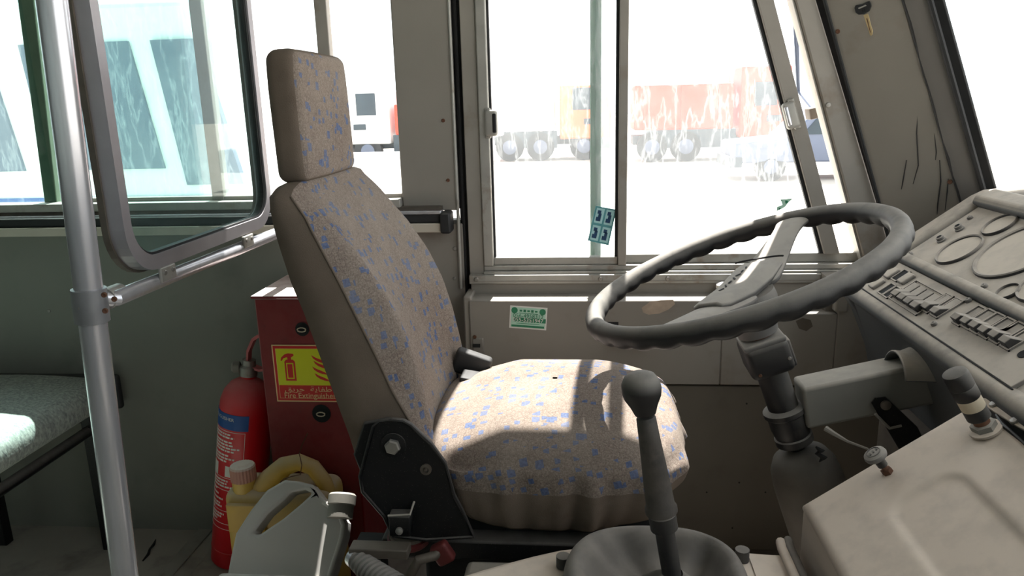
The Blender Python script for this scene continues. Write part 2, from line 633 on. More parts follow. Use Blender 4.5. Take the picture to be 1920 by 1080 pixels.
# wall piece under the wide pillar
part('pillar_foot', MB().bb(-0.434, -0.29, WY - 0.006, WY + 0.01, 0.02, 0.86), M['panel'], wl, bevel=0.002)
screw(at_y(853, 466, WY - 0.007), NY, wl, 1.1)
screw(at_y(852, 522, WY - 0.007), NY, wl, 0.8)
part('upper_panel', MB().bb(-6, -0.44, WY, WY + 0.06, 1.70, 2.1), M['pillar'], wl, smooth=False)
part('upper_panel', MB().bb(-0.44, 1.1, WY, WY + 0.06, 1.86, 2.1), M['pillar'], wl, smooth=False)
part('added_sun_blocker', MB().bb(0.53, 1.1, WY + 0.01, WY + 0.06, 1.50, 1.86), M['pillar'], wl, smooth=False)  # unseen panel added only to keep direct sun off the dashboard
part('lower_panel', MB().bb(-0.285, 1.1, WY, WY + 0.06, 0.0, 0.725), M['panel'], wl, smooth=False)

# waist rail
tr = struct('trim_1', (0, WY, 0.85))
part('sill_channel', MB().bb(-6, -0.434, WY - 0.035, WY + 0.02, 0.905, 0.925), M['alu_sill'], tr, bevel=0.002)
part('silver_strip', MB().bb(-6, -0.335, WY - 0.045, WY, 0.889, 0.897), M['alu'], tr, bevel=0.002)
part('bed', MB().bb(-6, -0.335, WY - 0.032, WY, 0.897, 0.906), M['rail_dirty'], tr)
part('rubber_insert', MB().bb(-6, -0.338, WY - 0.038, WY, 0.867, 0.889), M['black'], tr, bevel=0.003)
part('cream_strip', MB().bb(-6, -0.332, WY - 0.044, WY, 0.845, 0.867), M['trim_cream'], tr, bevel=0.002)
part('end_cap', MB().bb(-0.337, -0.312, WY - 0.052, WY, 0.843, 0.893), M['black'], tr, bevel=0.005)

# wide pillar between the windows
t2 = struct('trim_2', (-0.36, WY, 0.9))
part('pillar_panel', MB().bb(-0.434, -0.297, WY - 0.012, WY + 0.05, 0.893, 2.05), M['pillar'], t2, bevel=0.004)
part('edge_bead', MB().tube([(-0.299, WY - 0.012, 0.70), (-0.299, WY - 0.012, 1.9)], 0.004, 8), M['alu_sill'], t2)
for p in ((831, 226), (840, 338)):
    screw(at_y(p[0], p[1], WY - 0.0125), NY, t2, 1.0, True)
# dark door gap
part('gap', MB().bb(-0.296, -0.274, WY + 0.0, WY + 0.03, 0.02, 1.9), M['dark'], t2)
part('gap_seal', MB().tube([(-0.288, WY + 0.0, 0.45), (-0.288, WY + 0.0, 1.9)], 0.006, 8), M['dark'], t2)

# driver's door -------------------------------------------------
DY = 1.68
dr = struct('door_1', (0.2, DY, 0.0))
# upper strip of the panel, the ledge and the proud lower panel with its recess
part('upper_panel', MB().bb(-0.272, 0.66, 1.75, 1.785, 0.67, 0.725), M['panel'], dr, bevel=0.002)
mb = MB()
px0, px1, pz0, pz1 = 0.318, 0.572, 0.660, 0.735
mb.bb(-0.268, px0, DY, 1.752, 0.486, 0.691)
mb.bb(px0, px1, DY, 1.752, 0.486, pz0)
mb.bb(px1, 0.70, DY, 1.752, 0.486, 0.72)
part('middle_panel', mb, M['panel'], dr, bevel=0.003)
part('pocket_recess', MB().bb(px0 - 0.005, px1 + 0.005, 1.765, 1.775, pz0 - 0.005, pz1), M['panel'], dr)
part('pocket_side', MB().bb(px1 - 0.008, px1 + 0.02, DY - 0.006, 1.77, pz0 + 0.004, 0.722), M['panel'], dr, bevel=0.004)
part('lower_panel', MB().bb(-0.268, 0.80, DY + 0.008, 1.77, 0.03, 0.481), M['panel_low'], dr, bevel=0.003)
part('kick_strip', MB().bb(-0.268, 0.80, DY - 0.02, DY + 0.02, 0.01, 0.05), M['rail_dirty'], dr, bevel=0.003)
part('door_edge', MB().bb(-0.282, -0.262, DY + 0.006, 1.77, 0.03, 0.70), M['frame_grey'], dr, bevel=0.004)
# latch in the door edge
hg = part('hinge_plate', MB().bb(-0.262, -0.236, DY - 0.003, DY + 0.002, 0.562, 0.60), M['steel'], dr, bevel=0.002)
part('bolt_slot', MB().bb(-0.262, -0.244, DY - 0.006, DY, 0.578, 0.586), M['dark'], dr)
screw(at_y(890, 632, DY - 0.004), NY, dr, 1.0, True)
screw(at_y(890, 672, DY - 0.004), NY, dr, 1.0, True)
# inner handle recess behind the wheel rim
hx = at_y(1135, 637, DY).x
hx2 = at_y(1215, 637, DY).x
part('handle_slot', MB().bb(hx, hx + 0.03, DY - 0.002, DY + 0.002, 0.585, 0.640), M['dark'], dr)
part('handle', MB().rbox(((hx + hx2) / 2 + 0.01, DY - 0.012, 0.590), (hx2 - hx, 0.012, 0.008), 0.003), M['steel'], dr)
part('handle_end', MB().rbox((hx2, DY - 0.012, 0.596), (0.016, 0.022, 0.026), 0.006), M['column'], dr)
# peeled paint and a stain
mb = MB()
c0 = [(1203, 577), (1212, 571), (1218, 566), (1240, 563), (1262, 562), (1266, 570), (1254, 580), (1236, 588), (1216, 590), (1206, 586)]
mb.loft([[at_y(x, y, DY - 0.0004) for x, y in c0], [at_y(x, y, DY + 0.001) for x, y in c0]])
part('peeled_patch', mb, M['peel'], dr, smooth=False)
c0 = [(1492, 602), (1505, 596), (1520, 600), (1524, 612), (1512, 621), (1498, 616)]
mb = MB()
mb.loft([[at_y(x, y, DY - 0.0004) for x, y in c0], [at_y(x, y, DY + 0.001) for x, y in c0]])
part('grease_stain', mb, M['rail_dirty'], dr, smooth=False)
for p in ((1366, 720), (1400, 757), (1325, 923), (1435, 923), (1373, 990), (1386, 905)):
    q = at_y(p[0], p[1], DY + 0.0075)
    part('rivet_hole', MB().lathe([(0.0022, -0.001), (0.0022, 0.0006)], q, NY, 8), M['dark'], dr)
# white latch knob under the sill
kp = at_y(1354, 536, 1.735)
part('knob', MB().lathe([(0.006, -0.02), (0.006, 0.0), (0.011, 0.002), (0.013, 0.008), (0.011, 0.015), (0.002, 0.017)], kp - Vector((0, 0, 0.008)), (-0.25, -0.2, 1), 16), M['white'], dr)
kp = at_y(1358, 597, DY - 0.01)
part('latch_plate', MB().rbox(kp, (0.05, 0.012, 0.014), 0.005), M['white'], dr)

# sill trim below the driver's window
t3 = struct('trim_3', (0.2, 1.76, 0.72))
part('sill_face', MB().bb(-0.275, 0.70, 1.744, 1.79, 0.716, 0.738), M['alu_sill'], t3, bevel=0.002)
part('sill_groove', MB().bb(-0.273, 0.70, 1.7425, 1.75, 0.7215, 0.7235), M['frame_grey'], t3)
part('sill_top', MB().bb(-0.24, 0.70, 1.752, 1.80, 0.738, 0.744), M['alu_sill'], t3, bevel=0.001)
part('window_rail', MB().bb(-0.240, 0.70, 1.764, 1.80, 0.744, 0.757), M['alu_sill'], t3, bevel=0.002)
for px in (893, 1126, 1252):
    screw(at_y(px, 524 - (px - 893) * 0.004, 1.7435), NY, t3, 1.3)

# driver's window ----------------------------------------------
w1 = struct('window_1', (0.2, 1.79, 0.75))


def lean(x_at_top, z_top, x_at_bot, z_bot):
    k = (x_at_bot - x_at_top) / (z_bot - z_top)
    return lambda z: x_at_top + (z - z_top) * k


def slant_bar(fl_, fr_, y0, y1, z0, z1):
    mb = MB()
    return mb.loft([[(fl_(z), y0, z), (fr_(z), y0, z), (fr_(z), y1, z), (fl_(z), y1, z)] for z in (z0, z1)])


dL, dR = lean(0.379, 1.345, 0.561, 0.779), lean(0.414, 1.344, 0.592, 0.791)
fL, fR = lean(0.455, 1.342, 0.645, 0.772), lean(0.497, 1.341, 0.672, 0.872)
ZT = 1.86
part('jamb', MB().bb(-0.276, -0.240, 1.766, 1.80, 0.735, ZT), M['frame_grey'], w1, bevel=0.002)
part('jamb', MB().bb(-0.240, -0.216, 1.760, 1.80, 0.757, ZT), M['alu_sill'], w1, bevel=0.003)
part('bottom_rail', MB().bb(-0.216, 0.083, 1.770, 1.795, 0.757, 0.776), M['alu_sill'], w1, bevel=0.002)
part('bottom_rail', MB().bb(0.102, 0.66, 1.784, 1.81, 0.757, 0.779), M['alu_sill'], w1, bevel=0.002)
part('mullion', MB().bb(0.083, 0.103, 1.762, 1.80, 0.757, ZT), M['frame_grey'], w1, bevel=0.002)
part('mullion_seal', MB().bb(0.076, 0.083, 1.775, 1.79, 0.757, ZT), M['black'], w1)
part('jamb_seal', MB().bb(-0.216, -0.211, 1.775, 1.79, 0.76, ZT), M['black'], w1)
part('outer_stile', MB().bb(0.018, 0.044, 1.803, 1.822, 0.757, ZT), mat('green_stile', srgb(96, 128, 110), 0.5, 0.2, 0.08, 20), w1, bevel=0.002)
part('slanted_stile', slant_bar(dL, dR, 1.768, 1.80, 0.779, ZT), M['frame_grey'], w1, bevel=0.002)
part('stile_seal', slant_bar(lambda z: dL(z) - 0.008, dL, 1.778, 1.79, 0.779, ZT), M['black'], w1)
part('slanted_frame', slant_bar(fL, fR, 1.752, 1.80, 0.735, ZT + 0.3), M['frame_grey'], w1, bevel=0.003)
part('frame_lip', slant_bar(lambda z: fL(z) - 0.005, fL, 1.760, 1.80, 0.735, ZT + 0.3), M['alu_sill'], w1)
for p in ((1553, 197),):
    screw(at_y(p[0], p[1], 1.7515), NY, w1, 1.4)
part('head_rail', MB().bb(-0.27, 0.46, 1.765, 1.80, ZT, ZT + 0.03), M['alu_sill'], w1, bevel=0.002)
# panes
part('pane', MB().bb(-0.214, 0.080, 1.781, 1.784, 0.770, ZT), M['glass'], w1, smooth=False, label='scratched dusty sliding pane')
mb = MB()
mb.loft([[(0.03, 1.795, 0.772), (0.562, 1.795, 0.772), (0.562, 1.798, 0.772), (0.03, 1.798, 0.772)], [(0.03, 1.795, ZT), (dL(ZT), 1.795, ZT), (dL(ZT), 1.798, ZT), (0.03, 1.798, ZT)]])
part('pane', mb, M['glass'], w1, smooth=False)


def latch(name, c, tilt, flip=1):
    rot = Matrix.Rotation(tilt, 3, 'Y')
    h = part(name, MB().rbox(c, (0.030, 0.018, 0.060), 0.007, rot=rot), M['alu_sill'], w1)
    part('finger_slot', MB().rbox(Vector(c) + rot @ Vector((0.008 * flip, -0.008, 0)), (0.009, 0.006, 0.044), 0.003, rot=rot), M['dark'] if flip > 0 else M['alu'], h)
    for dz in (-0.022, 0.022):
        q = Vector(c) + rot @ Vector((-0.008 * flip, 0.002, dz * 1.35))
        part('lug', MB().rbox(q, (0.014, 0.010, 0.010), 0.003, rot=rot), M['alu_sill'], h)
        screw(q + Vector((0, -0.005, 0)), NY, h, 0.6)


latch('latch', at_y(921, 231, 1.760), 0)
latch('latch', at_y(1483, 216, 1.762), R(-17), -1)

# passenger windows --------------------------------------------
w2 = struct('window_2', (-0.51, 1.79, 0.92))
part('stile', MB().bb(-0.614, -0.585, 1.772, 1.80, 0.92, 1.70), M['frame_grey'], w2, bevel=0.002)
part('pane', MB().bb(-0.585, -0.434, 1.788, 1.791, 0.915, 1.70), M['glass_clear'], w2, smooth=False)
part('pane', MB().bb(-0.90, -0.614, 1.788, 1.791, 0.915, 1.70), M['glass'], w2, smooth=False)
part('bottom_rail', MB().bb(-1.30, -0.434, 1.776, 1.80, 0.915, 0.935), M['frame_grey'], w2, bevel=0.002)
w3 = struct('window_3', (-1.5, 1.80, 0.92))
part('pane', MB().bb(-1.36, -0.90, 1.803, 1.806, 0.92, 1.70), M['glass_green'], w3, smooth=False)
part('pane', MB().bb(-3.0, -1.34, 1.788, 1.791, 0.92, 1.70), M['glass_green'], w3, smooth=False)
mb = MB()
xa, xb = at_y(38, 0, 1.80).x, at_y(68, 0, 1.80).x
mb.loft([[(-1.372, 1.79, 0.92), (-1.338, 1.79, 0.92), (-1.338, 1.812, 0.92), (-1.372, 1.812, 0.92)], [(xa, 1.79, 1.41), (xb, 1.79, 1.41), (xb, 1.812, 1.41), (xa, 1.812, 1.41)], [(xa, 1.79, 1.70), (xb, 1.79, 1.70), (xb, 1.812, 1.70), (xa, 1.812, 1.70)]])
part('stile', mb, mat('green_stile_dark', srgb(92, 112, 92), 0.5, 0.2, 0.1, 20), w3, bevel=0.002)
part('stile', MB().bb(-0.915, -0.885, 1.775, 1.81, 0.92, 1.70), M['frame_grey'], w3, bevel=0.002)

# A-pillar and windscreen --------------------------------------
wf = struct('wall_front', (0.7, 1.66, 0.7))


def line_at(Y, p_top, p_bot):
    a, b = at_y(p_top[0], p_top[1], Y), at_y(p_bot[0], p_bot[1], Y)
    k = (b.x - a.x) / (b.z - a.z)
    return lambda z: Vector((a.x + (z - a.z) * k, Y, z))


l0 = lambda z: Vector((fR(z) - 0.012, 1.796, z))
l1 = line_at(1.735, (1546, 0), (1648, 380))
l2 = line_at(1.64, (1692, 0), (1802, 385))
l3 = line_at(1.615, (1742, 0), (1850, 385))
l4 = line_at(1.60, (1772, 0), (1878, 385))
Z0, Z1 = 0.70, 2.05


def ruled(la, lb, th=0.012, nrm=Vector((-0.4, -0.9, 0))):
    mb = MB()
    n = nrm.normalized() * th
    rings = []
    for i in range(9):
        z = Z0 + (Z1 - Z0) * i / 8
        a, b = la(z), lb(z)
        rings.append([a, b, b - n, a - n])
    return mb.loft(rings)


part('gap', ruled(l0, lambda z: l1(z) + Vector((0.05, 0.02, 0))), M['dark'], wf)
ap = part('pillar_panel', ruled(l1, l2), M['pillar'], wf, bevel=0.002, label='grey laminate pillar panel with black drips')
part('edge_bead', MB().tube([l1(Z0), l1(Z1)], 0.004, 8), M['black'], wf)
part('post', ruled(l2, l3, 0.02), M['dash_panel'], wf)
part('seam_sealant', MB().tube([l2(Z0 + (Z1 - Z0) * i / 40) + Vector((random.uniform(-.0015, .0015), -0.002, 0)) for i in range(41)], [random.uniform(0.001, 0.0028) for i in range(41)], 6), M['goo'], wf)


def on_panel(px, py):
    """point on the pillar panel"""
    n = (l2(1.0) - l1(1.0)).cross(l1(1.4) - l1(1.0)).normalized()
    d = ray(px, py)
    t = (l1(1.0) - CAM).dot(n) / d.dot(n)
    return CAM + d * t, (n if n.y < 0 else -n)


for drip in ([(1702, 150), (1706, 200), (1716, 240)], [(1716, 120), (1722, 190), (1719, 250), (1722, 310), (1712, 345)], [(1762, 300), (1764, 340), (1758, 385), (1757, 402)], [(1778, 335), (1776, 360), (1772, 395)], [(1752, 250), (1756, 285), (1754, 300)], [(1700, 300), (1693, 340), (1690, 355)]):
    q = [on_panel(*p) for p in drip]
    part('drip', MB().tube([a + n * 0.0005 for a, n in q], [0.0008] + [0.0014] * (len(q) - 2) + [0.0006], 6), M['goo'], ap)
for p in ((1571, 59), (1687, 18), (1781, 341)):
    a, n = on_panel(*p)
    screw(a + n * 0.0005, n, wf, 1.1, True)
w4 = struct('window_4', (0.8, 1.6, 0.8))
part('rubber_seal', ruled(l3, l4, 0.02), M['black'], w4, bevel=0.004)
part('rubber_bead', MB().tube([l3(Z0) + Vector((0, -0.004, 0)), l3(Z1) + Vector((0, -0.004, 0))], 0.006, 8), M['black'], w4)
l5 = lambda z: Vector((l4(z).x + 0.10, 1.35, z))
l6 = lambda z: Vector((l4(z).x + 0.13, -0.7, z))
part('windscreen_pane', ruled(l4, l5, 0.004), M['glass_clear'], w4)
part('windscreen_pane', ruled(l5, l6, 0.004), M['glass_clear'], w4)
part('bulkhead', MB().bb(0.93, 1.0, -0.75, 1.70, 0.0, 0.90), M['wall_off'], wf, smooth=False)
part('bulkhead', MB().bb(0.55, 1.0, 1.70, 1.80, 0.0, 0.74), M['panel'], wf, smooth=False)

# rest of the shell, out of view
ce = struct('ceiling')
part('roof_lining', MB().bb(-6, 0.78, -0.75, 1.84, 2.05, 2.1), M['ceiling'], ce, smooth=False)  # unseen front end lengthened past the windscreen to block sun on the switches
wb = struct('wall_back')
part('rear_panel', MB().bb(-6.05, -6, -0.75, 1.84, 0, 2.1), M['wall_off'], wb, smooth=False)
wr = struct('wall_right')
part('side_panel', MB().bb(-6, 1.0, -0.79, -0.75, 0, 0.92), M['wall_off'], wr, smooth=False)
part('side_panel', MB().bb(-6, 1.0, -0.79, -0.75, 1.62, 2.1), M['wall_off'], wr, smooth=False)
for x in (-0.6, -1.9, -3.2, -4.5, 0.33):
    part('post', MB().bb(x - 0.05, x + 0.05, -0.79, -0.75, 0.92, 1.62), M['wall_off'], wr, smooth=False)
part('tinted_pane', MB().bb(-6, 1.0, -0.775, -0.772, 0.92, 1.62), M['glass_tint'], wr, smooth=False)
part('tinted_pane', MB().bb(-6, -3.0, 1.788, 1.791, 0.92, 1.70), M['glass_tint'], wl, smooth=False)

# ================================================================== THINGS
# ------------------------------------------------------------------ handrail
hp = thing('handrail', 'upright aluminium grab pole with a clamp and crossbar behind the driver seat', 'handrail', (-0.735, 1.0, 0))
pA, pB = at_y(97, 0, 1.0), at_y(232, 1060, 1.0)
d = (pA - pB).normalized()
p_foot = pB - d * (pB.z / d.z)
p_top = pB + d * ((1.95 - pB.z) / d.z)
pole = part('pole', MB().tube([p_foot, p_top], 0.0195, 32), M['alu'], hp)
part('foot_flange', MB().lathe([(0.045, 0), (0.045, 0.004), (0.024, 0.008), (0.021, 0.03)], p_foot, d, 24), M['alu'], hp)
cl = at_y(172, 572, 1.0)
cl = p_foot + d * ((cl.z - p_foot.z) / d.z)
clamp = part('clamp', MB().lathe([(0.0205, -0.026), (0.0238, -0.025), (0.0242, 0.0), (0.0238, 0.025), (0.0205, 0.026)], cl, d, 32), mat('cast_clamp', srgb(150, 150, 152), 0.45, 0.5, 0.08, 30), hp)
RX = -0.70
rail0 = at_x(215, 560, RX)
rail_a = Vector((cl.x + 0.012, cl.y + 0.018, cl.z + 0.004))
rail1 = Vector((RX + 0.005, 1.775, rail0.z - 0.006))
part('crossbar', MB().tube([rail_a, rail0, rail1], 0.0125, 24), M['alu'], hp)
part('clamp_socket', MB().tube([rail_a, rail_a + (rail1 - rail_a).normalized() * 0.035], 0.0165, 20), M['alu_sill'], hp)
for q in ((195, 553), (197, 583), (151, 578)):
    v = at_y(q[0], q[1], 0.978)
    screw(v, (0.25, -0.95, 0), clamp, 0.9, q[0] > 160)
screw(at_y(214, 561, 1.0), (0.3, -0.95, 0), clamp, 0.9, True)
for px, py in ((305, 523), (458, 469)):
    c = at_x(px, py, RX + 0.004)
    c.z = rail0.z + (rail1.z - rail0.z) * (c.y - rail0.y) / (rail1.y - rail0.y)
    k = part('clip', MB().rbox(c + Vector((0.010, 0, 0.012)), (0.006, 0.045, 0.024), 0.002), M['alu_sill'], hp)
    for dy in (-0.012, 0.012):
        screw(c + Vector((0.0135, dy, 0.015)), (1, -0.2, 0), k, 0.9)

# ------------------------------------------------------------------ glazed partition
pt = thing('partition_screen', 'rounded aluminium framed glass screen hung on the crossbar behind the seat', 'screen', (RX, 1.3, 0.9))


def rr_loop(y0, y1, z0, z1, r, n=8, rot=0):
    P = []
    for cy, cz, a0 in ((y1 - r, z1 - r, 0), (y0 + r, z1 - r, 90), (y0 + r, z0 + r, 180), (y1 - r, z0 + r, 270)):
        for i in range(n + 1):
            a = R(a0 + 90 * i / n)
            P.append((cy + r * math.cos(a), cz + r * math.sin(a)))
    return P


def ring_frame(outer, inner, x0, x1):
    mb = MB()
    n = len(outer)
    for i in range(n):
        j = (i + 1) % n
        a, b, c, d_ = outer[i], outer[j], inner[j], inner[i]
        mb.add([(x0, *a), (x0, *b), (x0, *c), (x0, *d_), (x1, *a), (x1, *b), (x1, *c), (x1, *d_)], [(0, 1, 2, 3), (7, 6, 5, 4), (0, 4, 5, 1), (3, 2, 6, 7)])
    me_v = {}
    return mb


yA, yB, zA, zB = 1.055, 1.600, 0.893, 1.75
part('frame', ring_frame(rr_loop(yA, yB, zA, zB, 0.075), rr_loop(yA + 0.020, yB - 0.020, zA + 0.024, zB - 0.024, 0.058), RX - 0.012, RX + 0.012), mat('frame_metal', srgb(168, 163, 166), 0.45, 0.55, 0.06, 20), pt)
part('rubber', ring_frame(rr_loop(yA - 0.004, yB + 0.002, zA - 0.004, zB, 0.078), rr_loop(yA + 0.014, yB - 0.014, zA + 0.016, zB - 0.016, 0.064), RX - 0.022, RX - 0.012), M['rail_dirty'], pt)
part('seal', ring_frame(rr_loop(yA + 0.018, yB - 0.018, zA + 0.022, zB - 0.022, 0.06), rr_loop(yA + 0.025, yB - 0.027, zA + 0.028, zB - 0.028, 0.054), RX - 0.006, RX + 0.008), M['black'], pt)
gl_ = rr_loop(yA + 0.018, yB - 0.018, zA + 0.022, zB - 0.022, 0.058)
part('glass', MB().prism(gl_, RX - 0.003, RX + 0.002, 'x'), M['glass_part'], pt, smooth=False)

# ------------------------------------------------------------------ passenger bench
bn = thing('bench_seat', 'pale ribbed cloth passenger bench on black legs behind the grab pole', 'bench', (-1.45, 1.35, 0))


def bench_fn(p):
    x, y, z = p
    if z > 0:
        z += 0.012 * math.cos(min(1, abs(x) / 0.24) * math.pi / 2) - 0.0
    return (x, y, z)


part('cushion', MB().rbox((-1.475, 1.33, 0.428), (0.47, 0.84, 0.085), 0.036, 5, fn=bench_fn, dens=[8, 10, 3]), M['bench'], bn)
part('end_cap', MB().rbox((-1.44, 1.752, 0.425), (0.44, 0.02, 0.095), 0.009), M['black'], bn)
for x, y in ((-1.275, 1.685), (-1.585, 1.69), (-1.275, 0.98), (-1.585, 0.98)):
    part('leg', MB().bb(x - 0.014, x + 0.014, y - 0.014, y + 0.014, 0.0, 0.39), M['black_paint'], bn, bevel=0.003)
part('crossbar', MB().tube([(-1.275, 0.95, 0.345), (-1.275, 1.72, 0.345)], 0.014, 12), M['black_paint'], bn)
part('crossbar', MB().tube([(-1.585, 0.95, 0.345), (-1.585, 1.72, 0.345)], 0.014, 12), M['black_paint'], bn)
part('side_bar', MB().tube([(-1.275, 1.685, 0.375), (-1.585, 1.69, 0.375)], 0.012, 12), M['black_paint'], bn)

# ------------------------------------------------------------------ driver seat
ds = thing('driver_seat', 'driver seat in brown cloth with small blue blocks and a tall headrest', 'seat', (-0.1, 1.28, 0))
SYN, SYF = 1.065, 1.50
SYC, SHW = (SYN + SYF) / 2, (SYF - SYN) / 2


def interp(tab, z):
    tab = sorted(tab)
    if z <= tab[0][0]:
        return tab[0][1]
    for (a, b), (c, e) in zip(tab, tab[1:]):
        if z <= c:
            t = (z - a) / (c - a)
            return b + (e - b) * t
    return tab[-1][1]


REAR = [(z, x) for x, z in ((-0.482, 1.007), (-0.466, 0.943), (-0.452, 0.882), (-0.438, 0.840), (-0.382, 0.634), (-0.366, 0.560), (-0.352, 0.50))]
PIPE = [(z, x) for x, z in ((-0.440, 1.015), (-0.413, 0.983), (-0.393, 0.943), (-0.369, 0.890), (-0.348, 0.840), (-0.316, 0.763), (-0.295, 0.707), (-0.257, 0.631), (-0.235, 0.56), (-0.235, 0.50))]
RIDGE = [(z, x) for x, z in ((-0.430, 1.017), (-0.392, 0.972), (-0.348, 0.919), (-0.310, 0.860), (-0.283, 0.800), (-0.266, 0.740), (-0.254, 0.68), (-0.244, 0.62), (-0.238, 0.50))]
ZB0, ZB1 = 0.535, 1.012


def back_section(z):
    """outline of the backrest in (X, Y) at height z: rear, sides, bolsters, hollow"""
    xr, xp, xg = interp(REAR, z), interp(PIPE, z), interp(RIDGE, z)
    top = max(0.0, (z - 0.93) / (ZB1 - 0.93))
    hw = SHW * (1 - 0.10 * top ** 2.2)
    hollow = 0.034 * max(0.0, 1 - (abs(z - 0.76) / 0.24) ** 2)
    P = []
    P.append((xr + 0.012, -hw + 0.0))
    P.append((xr + 0.55 * (xp - xr), -hw - 0.006))
    P.append((xp, -hw + 0.002))
    P.append((xp + 0.55 * (xg - xp), -hw + 0.018))
    P.append((xg - 0.004, -hw + 0.034))
    P.append((xg, -hw + 0.046))
    P.append((xg - hollow * 0.6, -hw + 0.080))
    for t in (-0.35, 0.0, 0.35):
        P.append((xg - hollow * (0.9 if t else 1.0), t * hw))
    P.append((xg - hollow * 0.6, hw - 0.080))
    P.append((xg, hw - 0.046))
    P.append((xg - 0.004, hw - 0.034))
    P.append((xp + 0.55 * (xg - xp), hw - 0.018))
    P.append((xp, hw - 0.002))
    P.append((xr + 0.55 * (xp - xr), hw + 0.006))
    P.append((xr + 0.012, hw))
    P.append((xr, hw - 0.04))
    P.append((xr - 0.006, 0))
    P.append((xr, -hw + 0.04))
    return P


zs = [ZB0 + (ZB1 - ZB0) * i / 30 for i in range(31)]
secs = [[(x, SYC + y, z) for x, y in back_section(z)] for z in zs]
# domed top
last = secs[-1]
cx_ = sum(p[0] for p in last) / len(last)
for k, (sc_, dz) in enumerate(((0.86, 0.010), (0.6, 0.016), (0.25, 0.018))):
    secs.append([(cx_ + (p[0] - cx_) * sc_, SYC + (p[1] - SYC) * (0.4 + 0.6 * sc_), p[2] + dz) for p in last])
NS = len(secs[0])
mb_f, mb_s = MB(), MB()
full = MB().loft(secs)
# front cloth: from near piping (index 2) to far piping (index 14); the rest is plain velour
front_f, side_f = [], []
for f in full.f:
    if len(f) != 4:
        side_f.append(f)
        continue
    js = [i % NS for i in f]
    (front_f if all(2 <= j <= 14 for j in js) else side_f).append(f)
mb_f.v, mb_f.f = list(full.v), front_f
mb_s.v, mb_s.f = list(full.v), side_f


def compact(mb):
    used = sorted({i for f in mb.f for i in f})
    mp = {o: n for n, o in enumerate(used)}
    out = MB()
    out.v = [mb.v[i] for i in used]
    out.f = [tuple(mp[i] for i in f) for f in mb.f]
    return out


def subsurf(o, lv=2):
    s_ = o.modifiers.new('sub', 'SUBSURF')
    s_.levels = lv
    s_.render_levels = lv


bk = part('backrest', compact(mb_f), M['cloth'], ds, ang=180)
bs = part('side_cover', compact(mb_s), M['velour'], ds, ang=180, label='plain brown velour side of the backrest')
part('piping', MB().tube([secs[i][2] for i in range(len(zs))], 0.0022, 8), M['velour'], ds)
# headrest
HRY0, HRY1 = 1.14, 1.405
hfull = MB().rbox((0, 0, 0), (0.052, HRY1 - HRY0, 0.205), 0.018, 5, dens=[2, 8, 8],
                  fn=lambda p: (p.x + 0.006 * (1 - (p.y / 0.14) ** 2) - 0.02 * p.z * 0, p.y * (1 - 0.07 * max(0, p.z / 0.1) ** 3), p.z))
hc = Vector((-0.458, (HRY0 + HRY1) / 2, 1.128))
tilt = Matrix.Rotation(R(-1.5), 3, 'Y')
hv = [hc + tilt @ v for v in hfull.v]
hf, hs = MB(), MB()
hf.v = hs.v = hv
for f in hfull.f:
    c = sum((hfull.v[i] for i in f), Vector()) / len(f)
    n = (hfull.v[f[1]] - hfull.v[f[0]]).cross(hfull.v[f[2]] - hfull.v[f[1]])
    (hf.f if c.x > 0.0215 and abs(c.z) < 0.0965 else hs.f).append(f)
part('headrest', compact(hf), M['cloth'], ds, ang=180)
part('headrest_cover', compact(hs), M['velour'], ds, ang=180, label='plain brown velour shell of the headrest')
for y in (1.22, 1.34):
    part('headrest_post', MB().tube([(-0.452, y, 0.98), (-0.455, y, 1.05)], 0.006, 10), M['steel'], ds)
part('headrest_hem', MB().rbox((-0.456, 1.278, 1.022), (0.034, 0.23, 0.012), 0.005, 3), M['black'], ds)

# cushion: patterned top, seam, plain gathered skirt
CX0, CX1 = -0.275, 0.172


def cush_pt(u, v):
    """u 0..1 back to front, v -1..1 near to far (|v|<=1 top), returns top surface point"""


def superell(a, n):
    c, s_ = math.cos(a), math.sin(a)
    return math.copysign(abs(c) ** (2 / n), c), math.copysign(abs(s_) ** (2 / n), s_)


NSEG = 192
cxm, chx, chy = (CX0 + CX1) / 2, (CX1 - CX0) / 2, SHW + 0.012


def even_superell(n):
    dense = [superell(2 * math.pi * k / 4000, n) for k in range(4001)]
    acc = [0.0]
    for p, q in zip(dense, dense[1:]):
        acc.append(acc[-1] + math.hypot((q[0] - p[0]) * chx, (q[1] - p[1]) * chy))
    out, k = [], 0
    for m_ in range(NSEG):
        t = acc[-1] * m_ / NSEG
        while acc[k + 1] < t:
            k += 1
        out.append(dense[k])
    return out


EVEN = even_superell(4.2)


def fold_at(x, y):
    """gathers of the skirt, stronger toward the front"""
    wgt = 0.35 + 0.65 * max(0.0, min(1.0, (x + 0.10) / 0.16))
    t = x * 1.0 - (y - SYC) * 0.9
    return wgt * (0.55 * math.sin(t * 88 + 0.6) + 0.45 * math.sin(t * 143 + 2.0))


def ring(scale_x, scale_y, zfun, fold=0.0, n=4.2, shift=0.0):
    out = []
    for ex, ey in EVEN:
        x0_, y0_ = cxm + ex * chx, SYC + ey * chy
        fo = fold * fold_at(x0_, y0_) if fold else 0
        x = cxm + shift + ex * (chx * scale_x + fo)
        y = SYC + ey * (chy * scale_y + fo)
        out.append((x, y, zfun(ex, ey, fold_at(x0_, y0_))))
    return out


def ztop(ex, ey, a, s_):
    # domed and a little higher toward the front third
    xx = ex * s_
    yy = ey * s_
    base = 0.652 - 0.052 * abs(yy) ** 2.6 - 0.050 * max(0, xx - 0.35) ** 1.6 * 1.7
    base -= 0.055 * max(0, -xx - 0.35) * 1.2
    return base


